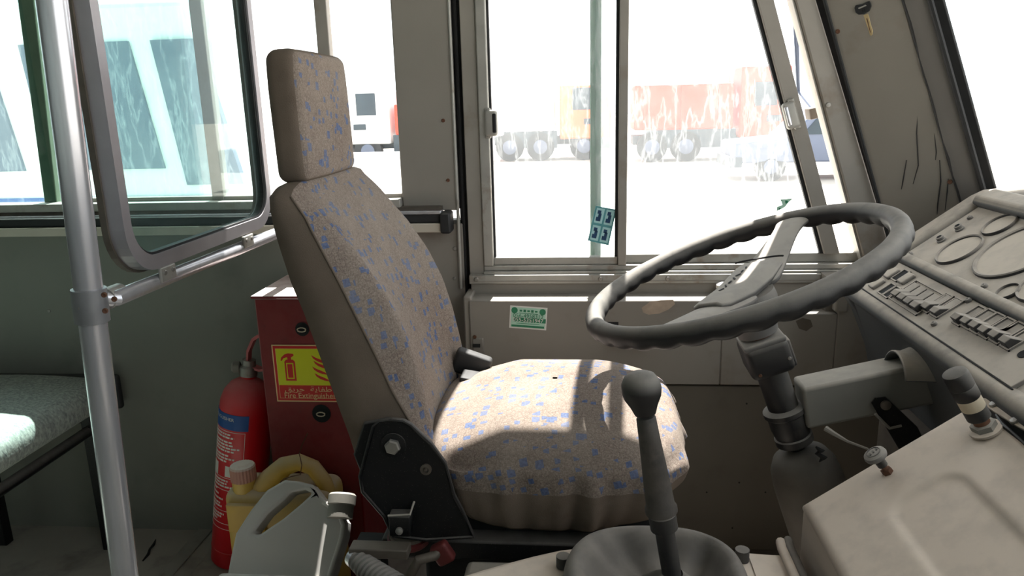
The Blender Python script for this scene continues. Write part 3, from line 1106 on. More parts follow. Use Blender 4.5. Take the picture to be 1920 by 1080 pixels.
tops = []
for s_ in (0.02, 0.2, 0.4, 0.6, 0.75, 0.87, 0.94):
    tops.append(ring(s_, s_, lambda ex, ey, a, s_=s_: ztop(ex, ey, a, s_)))
tops.append(ring(0.985, 0.985, lambda ex, ey, a: ztop(ex, ey, a, 0.985) - 0.018))
tops.append(ring(1.01, 1.01, lambda ex, ey, f_: 0.582 - 0.006 * ex, 0.005))
tops.append(ring(1.005, 1.005, lambda ex, ey, f_: 0.545 + 0.022 * abs(ex) ** 5, 0.010))
sk = [tops[-1]]
sk.append(ring(0.985, 0.99, lambda ex, ey, f_: 0.515 + 0.040 * abs(ex) ** 4, 0.011))
sk.append(ring(0.93, 0.95, lambda ex, ey, f_: 0.486 + 0.060 * abs(ex) ** 4 + 0.007 * f_, 0.020))
sk.append(ring(0.86, 0.90, lambda ex, ey, f_: 0.462 + 0.075 * abs(ex) ** 4 + 0.020 * f_, 0.034))
sk.append(ring(0.80, 0.86, lambda ex, ey, f_: 0.480 + 0.060 * abs(ex) ** 4, 0.004))
cu = part('seat_cushion', MB().loft(tops, cap=False).add([(cxm, SYC, 0.653)], []), M['cloth'], ds, ang=180)
subsurf(cu, 1)
skp = part('seat_skirt', MB().loft(sk, cap=False), M['velour'], ds, ang=180, label='plain brown gathered skirt of the seat cover')
subsurf(skp, 1)
part('skirt_seam', MB().tube([Vector(p) + Vector((0, 0, 0.0)) for p in tops[-1]] + [tops[-1][0]], 0.0016, 6), M['velour'], ds)
part('cushion_pan', MB().bb(CX0 + 0.03, CX1 - 0.04, SYN + 0.03, SYF - 0.03, 0.455, 0.49), M['dark'], ds)

# recliner bracket
BY = 1.040
brk = [(735, 787), (712, 790), (700, 800), (688, 845), (675, 893), (680, 922), (720, 968), (737, 1005), (800, 1012), (888, 1006), (868, 960), (852, 930), (835, 870), (808, 832), (770, 797), (755, 789)]
poly = [(at_y(x, y, BY).x, at_y(x, y, BY).z) for x, y in brk]
br = part('recliner_bracket', MB().prism(poly, BY, BY + 0.012), M['black_paint'], ds, bevel=0.003, label='black painted recliner bracket')
part('bracket_rim', MB().tube([(a, BY, b) for a, b in poly] + [(poly[0][0], BY, poly[0][1])], 0.003, 8), M['black_paint'], br)
ip = [(683, 790), (730, 782), (768, 796), (780, 820), (720, 850), (680, 890), (664, 850)]
poly2 = [(at_y(x, y, BY + 0.02).x, at_y(x, y, BY + 0.02).z) for x, y in ip]
part('inner_bracket', MB().prism(poly2, BY + 0.014, BY + 0.024), M['black_paint'], ds, bevel=0.003)
c = at_y(738, 834, BY)
part('washer', MB().lathe([(0.020, 0), (0.020, 0.003), (0.012, 0.004)], c, NY, 20), M['black_paint'], br)
part('hex_bolt', MB().lathe([(0.0125, 0.003), (0.0125, 0.010), (0.010, 0.012)], c, NY, 6), M['steel'], br)
c = at_y(799, 879, BY)
part('bolt', MB().lathe([(0.009, 0), (0.009, 0.004), (0.005, 0.005), (0.004, 0.002), (0.002, 0.005)], c, NY, 14), M['rail_dirty'], br)
q = at_y(752, 980, BY - 0.012)
part('latch_tab', MB().rbox(q, (0.034, 0.024, 0.036), 0.003), M['black_paint'], br)
part('latch_rim', MB().tube([q + Vector((-0.017, -0.011, 0.018)), q + Vector((0.018, -0.011, 0.021)), q + Vector((0.020, 0.012, 0.030))], 0.002, 6), M['beam'], br)
part('bolt', MB().lathe([(0.006, 0), (0.006, 0.004), (0.002, 0.006)], q + Vector((0, -0.012, -0.006)), NY, 10), M['steel'], br)
# seat base under the cushion
part('slide_rail', MB().bb(-0.33, 0.14, 1.06, 1.10, 0.42, 0.455), M['black_paint'], ds, bevel=0.004)
part('slide_rail', MB().bb(-0.33, 0.14, 1.44, 1.48, 0.42, 0.455), M['black_paint'], ds, bevel=0.004)
part('base_box', MB().bb(-0.27, 0.08, 1.10, 1.46, 0.006, 0.44), M['dark'], ds, bevel=0.01)
c = at_y(768, 1018, 1.07)
part('pivot_ring', MB().lathe([(0.030, 0), (0.036, 0.006), (0.036, 0.014), (0.020, 0.018)], c, (0, 0, 1), 20), M['red_brown'], ds)
part('pivot_band', MB().lathe([(0.033, 0.016), (0.033, 0.022)], c, (0, 0, 1), 20), M['rail_dirty'], ds)
# belt buckle at the back of the cushion
q = Vector((-0.225, 1.42, 0.628))
part('belt_buckle', MB().rbox(q, (0.075, 0.03, 0.05), 0.008, rot=Matrix.Rotation(R(20), 3, 'Y')), M['black'], ds)
part('belt_strap', MB().rbox(q + Vector((0.02, -0.05, -0.012)), (0.07, 0.05, 0.012), 0.004, rot=Matrix.Rotation(R(10), 3, 'Y')), M['black'], ds)
a_, b_, c_ = at_y(850, 658, 1.52), at_y(880, 695, 1.51), at_y(903, 730, 1.50)
part('cable', MB().tube([a_, b_, c_], 0.002, 6), M['white'], ds)

# ------------------------------------------------------------------ red steel box with safety sign
BXF = 1.56
b0 = at_y(482, 556, BXF)
rb = thing('tool_box', 'tall red steel box with a fire extinguisher sign standing behind the driver seat', 'box', (-0.58, 1.66, 0))
bx0 = b0.x - 0.008
part('body', MB().bb(bx0, bx0 + 0.212, BXF, 1.765, 0.006, b0.z - 0.004), M['red_box'], rb, bevel=0.003)
part('lid', MB().bb(bx0 - 0.005, bx0 + 0.217, BXF - 0.005, 1.77, b0.z - 0.004, b0.z + 0.002), M['red_box'], rb, bevel=0.001)
for px, py in ((567, 617), (603, 775)):
    c = at_y(px, py, BXF)
    h = part('cable_hole', MB().lathe([(0.016 if py < 700 else 0.022, 0), (0.016 if py < 700 else 0.022, 0.002)], c, NY, 18), M['dark'], rb)
    part('wire_loop', MB().tube([c + Vector((0.010 * math.cos(t), -0.006, 0.005 * math.sin(t))) for t in [i * 0.6 for i in range(11)]], 0.0015, 6), M['cream_tape'], h)
sg = thing('safety_sign', 'yellow and red fire extinguisher sign stuck on the red box', 'sign', (bx0 + 0.1, BXF - 0.001, 0.5))
SX0, SX1 = at_y(509, 646, BXF).x, at_y(509, 646, BXF).x + 0.172
SZ1, SZ0 = at_y(509, 646, BXF).z, at_y(516, 752, BXF).z
fy = BXF - 0.001


def plate(x0, x1, z0, z1, y):
    return MB().bb(x0, x1, y - 0.0008, y, z0, z1)


part('cream_border', plate(SX0, SX1, SZ0, SZ1, fy), M['sign_cream'], sg, smooth=False)
part('red_field', plate(SX0 + 0.003, SX1 - 0.003, SZ0 + 0.003, SZ1 - 0.003, fy - 0.0008), M['sign_red'], sg, smooth=False)
part('thin_line', plate(SX0 + 0.0085, SX1 - 0.0085, SZ0 + 0.0085, SZ1 - 0.0085, fy - 0.0011), M['sign_cream'], sg, smooth=False)
part('caption_field', plate(SX0 + 0.0095, SX1 - 0.0095, SZ0 + 0.0095, SZ1 - 0.0095, fy - 0.0014), M['sign_red'], sg, smooth=False)
zc = SZ0 + 0.041
part('yellow_field', plate(SX0 + 0.0095, SX1 - 0.0095, zc, SZ1 - 0.009, fy - 0.0017), M['sign_yellow'], sg, smooth=False)
yy = fy - 0.0026
# extinguisher pictogram
ex0, exz = SX0 + 0.040, zc + 0.011
part('pictogram_body', MB().prism([(ex0 - .0125, exz), (ex0 + .0125, exz), (ex0 + .0125, exz + .046), (ex0 + .008, exz + .051), (ex0 - .008, exz + .051), (ex0 - .0125, exz + .046)], yy, yy + .0009), M['sign_red'], sg, smooth=False)
part('pictogram_line', plate(ex0 - .0085, ex0 + .0085, exz + .005, exz + .043, yy), M['sign_yellow'], sg, smooth=False)
part('pictogram_line', plate(ex0 - .0060, ex0 + .0060, exz + .0075, exz + .0405, yy - .0003), M['sign_red'], sg, smooth=False)
part('pictogram_head', MB().prism([(ex0 - .004, exz + .05), (ex0 + .004, exz + .05), (ex0 + .004, exz + .056), (ex0 + .011, exz + .061), (ex0 + .010, exz + .065), (ex0 - .002, exz + .066), (ex0 - .010, exz + .064), (ex0 - .019, exz + .056), (ex0 - .021, exz + .048), (ex0 - .018, exz + .048), (ex0 - .014, exz + .054), (ex0 - .005, exz + .057)], yy, yy + .0009), M['sign_red'], sg, smooth=False)


def flame(pts, dx, dz):
    return MB().prism([(SX0 + dx + a, zc + dz + b) for a, b in pts], yy, yy + .0009)


fp = [(0.0, 0.020), (0.004, 0.012), (0.012, 0.006), (0.022, 0.002), (0.034, 0.0), (0.030, 0.005), (0.020, 0.010), (0.010, 0.014)]
for dx, dz in ((0.096, 0.010), (0.092, 0.026), (0.096, 0.040), (0.092, 0.053)):
    part('flame', flame(fp, dx, dz), M['sign_red'], sg, smooth=False)
part('flame', MB().prism([(SX0 + 0.128, zc + 0.008), (SX0 + 0.158, zc + 0.012), (SX0 + 0.156, zc + 0.05), (SX0 + 0.15, zc + 0.066), (SX0 + 0.146, zc + 0.04), (SX0 + 0.132, zc + 0.03)], yy, yy + .0009), M['sign_red'], sg, smooth=False)
mx = SX0 + 0.1025
lettering('caption', 'Fire Extinguisher', 0.0185, frame((mx - 0.022, yy - 0.0002, SZ0 + 0.0155), NY, (1, 0, 0)), M['sign_cream'], sg, sx=0.98)
lettering('caption', '\ufed6\ufef3\ufeae\ufea3  \ufe94\ufef3\ufe8e\ufed4\ufec3', 0.017, frame((mx - 0.025, yy - 0.0002, SZ0 + 0.031), NY, (1, 0, 0)), M['sign_cream'], sg, sx=1.35)

# ------------------------------------------------------------------ fire extinguisher
eb = Vector((-0.905, 1.655, 0.004))
et = Vector((-0.822, 1.672, 0.52))
eax = (et - eb).normalized()
fe = thing('fire_extinguisher', 'red fire extinguisher with blue label leaning against the red box', 'extinguisher', eb)
ER = 0.064
part('cylinder', MB().lathe([(0.05, 0.0), (ER - 0.004, 0.002), (ER, 0.008), (ER, 0.42), (ER * 0.97, 0.445), (ER * 0.86, 0.468), (ER * 0.65, 0.487), (0.026, 0.497), (0.018, 0.502), (0.018, 0.514)], eb, eax, 40, ref=(0, -1, 0)), M['red_ext'], fe)
part('base_band', MB().lathe([(ER + 0.0006, 0.045), (ER + 0.0012, 0.047), (ER + 0.0006, 0.049)], eb, eax, 40), M['red_ext'], fe)
valve = part('valve', MB().lathe([(0.022, 0.508), (0.022, 0.530), (0.016, 0.534), (0.016, 0.548)], eb, eax, 18), M['steel'], fe)
vt = eb + eax * 0.53
part('gauge', MB().lathe([(0.012, 0.02), (0.014, 0.022), (0.014, 0.036), (0.010, 0.04)], vt, (-1, -0.25, 0.05), 18), M['cap_grey'], valve)
part('grip', MB().loft([[vt + Vector((x, dy, z)) for dy in (-0.011, 0.011)] + [vt + Vector((x + 0.004, dy, z - 0.006)) for dy in (0.011, -0.011)] for x, z in ((0.0, 0.02), (0.004, 0.045), (0.02, 0.075), (0.035, 0.084), (0.05, 0.086))]), M['pink_red'], fe)
part('grip', MB().loft([[vt + Vector((x, dy, z)) for dy in (-0.011, 0.011)] + [vt + Vector((x, dy, z - 0.006)) for dy in (0.011, -0.011)] for x, z in ((0.0, 0.006), (0.03, -0.004), (0.05, 0.0))]), M['pink_red'], fe)


def wrap_patch(h0, h1, a0, a1, rad, n=14):
    """curved label on the cylinder, angles measured from the near side"""
    u = (Vector((0, -1, 0)) - eax * Vector((0, -1, 0)).dot(eax)).normalized()
    v = eax.cross(u)
    mb = MB()
    rings = []
    for i in range(n + 1):
        a = R(a0 + (a1 - a0) * i / n)
        dirn = u * math.cos(a) + v * math.sin(a)
        rings.append([eb + eax * h + dirn * rr for h, rr in ((h0, rad), (h1, rad), (h1, rad - 0.0015), (h0, rad - 0.0015))])
    return mb.loft(rings)


def label_pt(h, a, rad):
    u = (Vector((0, -1, 0)) - eax * Vector((0, -1, 0)).dot(eax)).normalized()
    v = eax.cross(u)
    a = R(a)
    return eb + eax * h + (u * math.cos(a) + v * math.sin(a)) * rad, u * math.cos(a) + v * math.sin(a), u * -math.sin(a) + v * math.cos(a)


part('blue_band', wrap_patch(0.385, 0.425, -75, 30, ER + 0.0006), M['blue'], fe)
for h0, h1, a0, a1 in ((0.379, 0.3802, -75, 24), (0.255, 0.2562, -75, 24), (0.222, 0.2232, -75, 24), (0.165, 0.166, -75, 24), (0.13, 0.131, -75, 24), (0.115, 0.116, -75, 24), (0.255, 0.379, 23.2, 24.2)):
    part('label_line', wrap_patch(h0, h1, a0, a1, ER + 0.0007), M['white'], fe)


def wrapped_text(txt, size, h, a_mid, m, rad=ER + 0.0012):
    me = text_mesh(txt, size)
    me.materials.clear()
    me.materials.append(m)
    for v_ in me.vertices:
        p, n_, t_ = label_pt(h + v_.co.y, a_mid + math.degrees(v_.co.x / rad), rad)
        v_.co = p - BASE[fe]
    o = bpy.data.objects.new('label_text', me)
    COL.objects.link(o)
    o.parent = fe
    return o


wrapped_text('EXTINGUISHER', 0.012, 0.412, -37, M['white'])
rnd = random.Random(3)
h = 0.372
while h > 0.125:
    if not (0.258 < h < 0.292):
        a = -70
        ln = rnd.uniform(20, 70) if h < 0.22 else rnd.uniform(55, 85)
        end = min(16, a + ln)
        while a < end:
            wd = rnd.uniform(4, 12)
            part('label_text', wrap_patch(h - 0.0022, h + 0.0022, a, min(a + wd, end), ER + 0.0007, 3), M['white'], fe)
            a += wd + 2.2
    h -= rnd.choice((0.008, 0.008, 0.012))
part('class_mark', wrap_patch(0.260, 0.288, -16, 6, ER + 0.0007), M['white'], fe)
part('class_mark', wrap_patch(0.258, 0.290, -64, -40, ER + 0.0007), M['white'], fe)
wrapped_text('C', 0.022, 0.279, 2, M['dark'], ER + 0.0014)

# ------------------------------------------------------------------ yellow can
yc = thing('jerry_can', 'yellow plastic jerry can with a dusty pink cap in front of the red extinguisher', 'canister', (-0.68, 1.46, 0.006))


def yfn(p):
    x, y, z = p
    k = max(0, (z - 0.05) / 0.12)
    return (x, y * (1 - 0.10 * k), z)


YY0, YY1 = 1.425, 1.548
part('body', MB().rbox((-0.678, (YY0 + YY1) / 2, 0.163), (0.245, YY1 - YY0, 0.314), 0.026, 4, fn=yfn), M['yellow_can'], yc)
mb = MB()
mb.rbox((-0.745, YY0 - 0.002, 0.262), (0.085, 0.012, 0.07), 0.004)
part('raised_panel', mb, M['yellow_handle'], yc)
part('raised_panel', MB().rbox((-0.69, YY0 - 0.002, 0.12), (0.17, 0.012, 0.17), 0.004), M['yellow_handle'], yc)
ycap = at_y(455, 880, 1.46)
part('neck', MB().lathe([(0.026, 0), (0.026, 0.03)], (ycap.x, 1.46, 0.312), (0, 0, 1), 20), M['yellow_can'], yc)
cpm = MB()
prof = [(0.027, 0.0), (0.027, 0.030), (0.025, 0.034), (0.002, 0.035)]
rings = []
for r_, hh in prof:
    rings.append([(ycap.x + (r_ + (0.0012 if k % 2 else 0)) * math.cos(2 * math.pi * k / 48), 1.46 + (r_ + (0.0012 if k % 2 else 0)) * math.sin(2 * math.pi * k / 48), 0.338 + hh) for k in range(48)])
part('cap', cpm.loft(rings), M['cap_pink'], yc, ang=20)
hp_ = [(-0.735, 1.47, 0.29), (-0.70, 1.47, 0.332), (-0.665, 1.47, 0.366), (-0.63, 1.47, 0.376), (-0.600, 1.47, 0.364), (-0.578, 1.47, 0.33), (-0.568, 1.47, 0.28)]
part('handle', MB().tube(hp_, [0.03, 0.027, 0.022, 0.019, 0.018, 0.018, 0.020], 16), M['yellow_handle'], yc)

# ------------------------------------------------------------------ grey jug
gj = thing('oil_jug', 'milky grey plastic jug with a sloping hollow handle tilted back on the yellow can', 'canister', (-0.56, 1.05, 0.006))
JT = R(38)
JN = Vector((0, -math.cos(JT), math.sin(JT)))
JO = at_y(545, 900, 1.388)
JU = Vector((0, math.sin(JT), math.cos(JT)))


def jug_hit(px, py):
    d_ = ray(px, py)
    p = CAM + d_ * ((JO - CAM).dot(JN) / d_.dot(JN))
    return p


def ju(px, py):
    p = jug_hit(px, py) - JO
    return (p.x, p.dot(JU))


def jp(a, b, h_):
    return JO + Vector((a, 0, 0)) + JU * b + JN * h_


outline = [ju(x, y) for x, y in ((441, 1000), (470, 955), (500, 918), (533, 899), (560, 902), (585, 908), (602, 930), (632, 952), (648, 978), (646, 1004), (622, 1080))]
low = -(JO.z - 0.010) / JU.z + 0.045
x_l, x_r = outline[0][0], outline[-1][0]
outline = [(x_l - 0.004, low + 0.02), (x_l - 0.002, outline[0][1] - 0.05)] + outline + [(x_r - 0.012, low + 0.02), (x_r - 0.03, low), (x_l + 0.016, low)]
hole = [ju(x, y) for x, y in ((474, 999), (500, 964), (530, 938), (545, 922), (570, 918), (585, 924), (566, 942), (530, 972), (503, 990), (484, 1003))]


def plate_with_hole(outer, inner, h0, h1):
    bm = bmesh.new()

    def loop(poly):
        vs_ = [bm.verts.new((a, b, 0)) for a, b in poly]
        return [bm.edges.new((vs_[i], vs_[(i + 1) % len(vs_)])) for i in range(len(vs_))]
    es = loop(outer) + loop(inner)
    bmesh.ops.triangle_fill(bm, edges=es, use_beauty=True)
    bm.verts.index_update()
    V = [v.co.copy() for v in bm.verts]
    Fs = [tuple(v.index for v in f.verts) for f in bm.faces]
    bm.free()
    n = len(V)
    vs_ = [jp(v.x, v.y, h0) for v in V] + [jp(v.x, v.y, h1) for v in V]
    fs_ = [f for f in Fs] + [tuple(i + n for i in f[::-1]) for f in Fs]
    no = len(outer)
    for st_, cnt in ((0, no), (no, len(inner))):
        for i in range(cnt):
            a, b = st_ + i, st_ + (i + 1) % cnt
            fs_.append((a, b, b + n, a + n))
    return MB().add(vs_, fs_)


part('body', plate_with_hole(outline, hole, 0.0, -0.045), M['grey_can'], gj, bevel=0.007, seg=3, ang=30)
jrot = Matrix((Vector((1, 0, 0)), JU, JN)).transposed()
f_ = ju(430, 1075)
part('foot_step', MB().rbox(jp((x_l + x_r) / 2 - 0.004, (f_[1] + low) / 2, -0.018), (abs(x_r - x_l) + 0.032, f_[1] - low, 0.058), 0.012, 4, rot=jrot), M['grey_can'], gj)
gc = at_y(640, 948, 1.345)
part('cap', MB().lathe([(0.026, -0.025), (0.026, 0.0), (0.0285, 0.002), (0.0285, 0.020), (0.025, 0.024), (0.002, 0.025)], gc, JU, 28), M['cap_grey'], gj)
rim = [ju(x, y) for x, y in ((606, 941), (625, 953), (638, 968), (644, 985), (641, 1006), (617, 1080))]
part('edge_bead', MB().tube([jp(a, b, 0.0) for a, b in rim], 0.005, 10), M['grey_can'], gj)
# twig-like wire over the cans
wr_ = thing('tie_wire', 'thin rusty wire hanging from the red box over the canister handles', 'wire', at_y(560, 890, 1.40))
part('strand', MB().tube([at_y(x, y, 1.50 - 0.002 * i) for i, (x, y) in enumerate(((577, 812), (566, 835), (558, 860), (545, 880), (530, 905), (528, 918)))], 0.0012, 6), M['rust'], wr_)
part('strand', MB().tube([at_y(x, y, 1.40) for x, y in ((561, 850), (566, 872), (563, 890), (548, 893), (532, 898), (525, 905))], 0.0011, 6), M['rust'], wr_)

# ------------------------------------------------------------------ hand brake
hb = thing('hand_brake', 'dusty hand brake lever with a ribbed grip beside the seat base', 'lever', (-0.30, 0.9, 0.3))
g0, g1 = at_y(668, 1048, 1.00), at_y(742, 1110, 0.93)
gd = (g1 - g0)
prof, rr = [], []
path = []
for i in range(41):
    t = i / 40
    path.append(g0 + gd * t)
    rr.append((0.014 + 0.009 * t) * (1.0 if (i // 2) % 2 else 1.13) * (0.75 if i == 0 else 1))
part('grip', MB().tube(path, rr, 18), mat('grip_rubber', srgb(92, 88, 84), 0.7, 0, 0.1, 20, dust=srgb(150, 143, 136), dust_amt=0.5), hb)
part('ferrule', MB().tube([g0 - gd * 0.08, g0 + gd * 0.03], 0.0155, 18), M['alu'], hb)
part('lever_bar', MB().bb(g0.x - 0.01, -0.27, 0.995, 1.022, g0.z + 0.004, g0.z + 0.02), M['rail_dirty'], hb, bevel=0.002)
a_ = at_y(825, 1030, 1.02)
part('link', MB().tube([at_y(765, 1085, 1.0), at_y(785, 1050, 1.0), at_y(815, 1042, 1.01), a_], 0.008, 10), M['rail_dirty'], hb)
part('link_head', MB().rbox(a_ + Vector((0.004, 0, -0.006)), (0.03, 0.02, 0.035), 0.006, rot=Matrix.Rotation(R(-30), 3, 'Y')), M['red_brown'], hb)
part('mount', MB().bb(g0.x - 0.02, -0.33, 1.05, 1.09, 0.0, g0.z - 0.01), M['dark'], hb)

# ------------------------------------------------------------------ gear console and lever
CZ = 0.500
gcn = thing('gear_console', 'dusty grey floor hump carrying the gear lever beside the seat', 'console', (0.08, 0.8, 0.0))
edge = [at_z(x, y, CZ) for x, y in ((800, 1098), (850, 1080), (900, 1064), (950, 1050), (1000, 1037), (1050, 1026), (1110, 1020), (1250, 1022), (1400, 1031), (1480, 1037))]
poly = [(p.x, p.y) for p in edge] + [(0.298, 0.25), (-0.34, 0.25), (-0.34, 0.72)]
part('hump', MB().prism(poly, 0.0, CZ, 'z'), M['cover'], gcn, bevel=0.012, seg=3)
part('plate', MB().bb(0.235, 0.294, 0.60, 0.975, CZ, CZ + 0.002), M['cover'], gcn)
screw(at_z(1474, 1040, CZ + 0.002), (0, 0, 1), gcn, 0.8)
# sealing strip along the engine cover
sp = [Vector((0.300, 1.004, CZ + 0.002)), Vector((0.297, 1.002, CZ + 0.010))] + [Vector((0.295, 0.985 - 0.07 * i, CZ + 0.010)) for i in range(11)]
sp2 = [p + Vector((-0.011, -0.003, -0.002)) for p in sp]
# light box under the seat front
part('battery_tray', MB().bb(-0.185, 0.03, 0.99, 1.035, 0.30, 0.44), M['beam'], gcn, bevel=0.01)

gl2 = thing('gear_lever', 'black round knob gear lever with a leather boot on the floor hump', 'lever', (0.12, 0.86, CZ))
LB = Vector((0.118, 0.865, 0.515))
k_c = at_y(1203, 733, 0.86)
ld = (k_c - LB)
Ll = ld.length
ld.normalize()
kz = Ll
part('knob', MB().lathe([(0.008, kz - 0.032), (0.013, kz - 0.030), (0.017, kz - 0.019), (0.0225, kz - 0.008), (0.0245, kz + 0.002), (0.0235, kz + 0.011), (0.019, kz + 0.019), (0.011, kz + 0.0235), (0.001, kz + 0.0245)], LB, ld, 28), M['wheel'], gl2)
part('sleeve', MB().lathe([(0.0105, kz - 0.034), (0.0120, kz - 0.036), (0.0135, kz - 0.07), (0.0165, kz - 0.12), (0.0182, kz - 0.156), (0.0205, kz - 0.160), (0.0205, kz - 0.166), (0.017, kz - 0.168)], LB, ld, 24), mat('worn_sleeve', srgb(70, 65, 60), 0.7, 0, 0.25, 40, stain=28, stain_col=srgb(38, 36, 36), bump=(90, 0.4)), gl2)
part('collar', MB().lathe([(0.015, kz - 0.167), (0.0175, kz - 0.170), (0.0175, kz - 0.190), (0.0145, kz - 0.192)], LB, ld, 24), M['column'], gl2)
part('rod', MB().lathe([(0.0125, -0.006), (0.0125, kz - 0.19)], LB, ld, 18), M['column'], gl2)
# boot: an oval rolled leather ring sagging to the rod
rings = []
bc = Vector((0.092, 0.855, CZ))
prof = [(1.0, 0.001, 0), (1.03, 0.018, 0), (1.01, 0.040, 0), (0.95, 0.055, 0), (0.86, 0.058, 0), (0.76, 0.046, 1), (0.66, 0.026, 1), (0.54, 0.014, 0.6), (0.40, 0.012, 0.5), (0.28, 0.026, 1), (0.16, 0.040, 0.5), (0.10, 0.045, 0)]
for s_, hz, wv in prof:
    rg = []
    for k in range(56):
        a = 2 * math.pi * k / 56
        ex, ey = superell(a, 2.6)
        wob = wv * (0.007 * math.sin(a * 5 + 1) + 0.005 * math.sin(a * 11 + 2))
        rg.append(bc + Vector((ex * 0.118 * s_ + (LB.x - bc.x) * (1 - s_), ey * 0.110 * s_ + (LB.y - bc.y) * (1 - s_), hz + wob)))
    rings.append(rg)
bo = part('boot', MB().loft(rings, cap=False), M['boot'], gl2, ang=180)
subsurf(bo, 1)
for px, py in ((1056, 1042), (1392, 1030)):
    q = at_z(px, py, CZ + 0.018)
    e_ = part('boot_lug', MB().lathe([(0.010, -0.017), (0.010, 0.0), (0.004, 0.001)], q, (0, 0, 1), 16), M['boot'], gl2)

# ------------------------------------------------------------------ engine cover
EA = R(36.3)
E0 = Vector((0.307, 0, 0.570))
ES = Vector((math.cos(EA), 0, math.sin(EA)))
EN = Vector((-math.sin(EA), 0, math.cos(EA)))


def on_cover(s_, Y, h=0.0):
    return E0 + ES * s_ + Vector((0, Y, 0)) + EN * h


ec = thing('engine_cover', 'dusty beige sloping engine cover with a pressed panel below the dashboard', 'engine cover', (0.42, 0.6, 0))
SL, YN, YFAR = 0.268, -0.30, 1.0
g_s0, g_s1, g_y0, g_y1, g_r = 0.095, 0.192, 0.20, 0.897, 0.03
ERD = 0.014


def groove(s_, Y):
    cx0, cy0 = (g_s0 + g_s1) / 2, (g_y0 + g_y1) / 2
    hx_, hy_ = (g_s1 - g_s0) / 2, (g_y1 - g_y0) / 2
    qx, qy = abs(s_ - cx0) - hx_ + g_r, abs(Y - cy0) - hy_ + g_r
    dist = math.hypot(max(qx, 0), max(qy, 0)) + min(max(qx, qy), 0) - g_r
    return 0.0045 / (1 + math.exp(max(-40, min(40, dist / 0.0018))))


def fall(dd):
    if dd >= ERD:
        return 0.0
    return ERD - math.sqrt(max(0, ERD ** 2 - (ERD - dd) ** 2))


edge_s = [0, 0.0005, 0.002, 0.0045, 0.008, 0.014]
ss = edge_s + [0.014 + (SL - 0.014) * i / 60 for i in range(1, 61)]
ys = [YFAR - e for e in edge_s] + [YFAR - 0.014 - (0.40) * i / 80 for i in range(1, 81)] + [0.55 - 0.85 * i / 20 for i in range(1, 21)]
rows = []
for s_ in ss:
    rows.append([on_cover(s_, Y, -groove(s_, Y) - max(fall(s_), fall(YFAR - Y))) for Y in ys])
mb = MB()
nY = len(ys)
fs = []
for i in range(len(ss) - 1):
    for j in range(nY - 1):
        a = i * nY + j
        fs.append((a, a + 1, a + nY + 1, a + nY))
mb.add([p for r_ in rows for p in r_], fs)
# rear face and footwell side, down to the floor
re_ = rows[0]
mb.add(re_ + [Vector((p.x, p.y, 0.0)) for p in re_], [(j, j + 1, j + 1 + nY, j + nY) for j in range(nY - 1)])
sd_ = [r_[0] for r_ in rows]
nS = len(sd_)
mb.add(sd_ + [Vector((p.x, p.y, 0.0)) for p in sd_], [(j, j + 1, j + 1 + nS, j + nS) for j in range(nS - 1)])
part('top_panel', mb, M['cover'], ec, ang=60)


def hit_cover(px, py, h=0.0):
    d_ = ray(px, py)
    t = (E0 + EN * h - CAM).dot(EN) / d_.dot(EN)
    return CAM + d_ * t


gk = part('sealing_strip', MB().tube(sp, 0.006, 10), M['boot'], ec)
part('sealing_rib', MB().tube(sp2, 0.007, 10), M['cover'], gk)
# fixing plate against the dashboard
pl = [hit_cover(x, y, 0.004) for x, y in ((1830, 750), (1838, 744), (1870, 752), (1960, 795), (1960, 828), (1900, 795))]
part('fixing_plate', MB().loft([pl, [p - EN * 0.004 for p in pl]]), M['cover'], ec, bevel=0.001)
for px, py in ((1863, 758), (1902, 789)):
    screw(hit_cover(px, py, 0.0045), EN, ec, 1.3, False)
part('torn_edge', MB().tube([hit_cover(x, y, 0.001) for x, y in ((1868, 778), (1880, 796), (1895, 808), (1925, 835))], [0.002, 0.003, 0.002, 0.002], 6), M['goo'], ec)

# parking brake valve
pv = thing('brake_valve', 'dark cylindrical brake valve with a cream band standing on the engine cover', 'valve', hit_cover(1850, 808))
vb = hit_cover(1850, 808) + EN * 0.0015
va = (EN + Vector((0.10, 0, 0.0))).normalized()
part('flange', MB().lathe([(0.020, 0), (0.020, 0.003), (0.016, 0.004)], vb, va, 28), M['cover'], pv)
part('hex_nut', MB().lathe([(0.0155, 0.003), (0.0155, 0.011), (0.012, 0.012)], vb, va, 6), M['beam'], pv)
part('neck', MB().lathe([(0.010, 0.012), (0.010, 0.020)], vb, va, 18), M['rust'], pv)
part('lower_ring', MB().lathe([(0.012, 0.019), (0.0145, 0.021), (0.0145, 0.034), (0.0145, 0.036)], vb, va, 28), M['column'], pv)
part('cream_band', MB().lathe([(0.0143, 0.036), (0.0146, 0.037), (0.0146, 0.051), (0.0143, 0.052)], vb, va, 28), M['cream_tape'], pv)
part('barrel', MB().lathe([(0.0148, 0.052), (0.0155, 0.053), (0.0155, 0.068), (0.0150, 0.069), (0.0158, 0.070), (0.0158, 0.086), (0.0145, 0.090), (0.011, 0.0915), (0.001, 0.0915)], vb, va, 28), M['column'], pv)

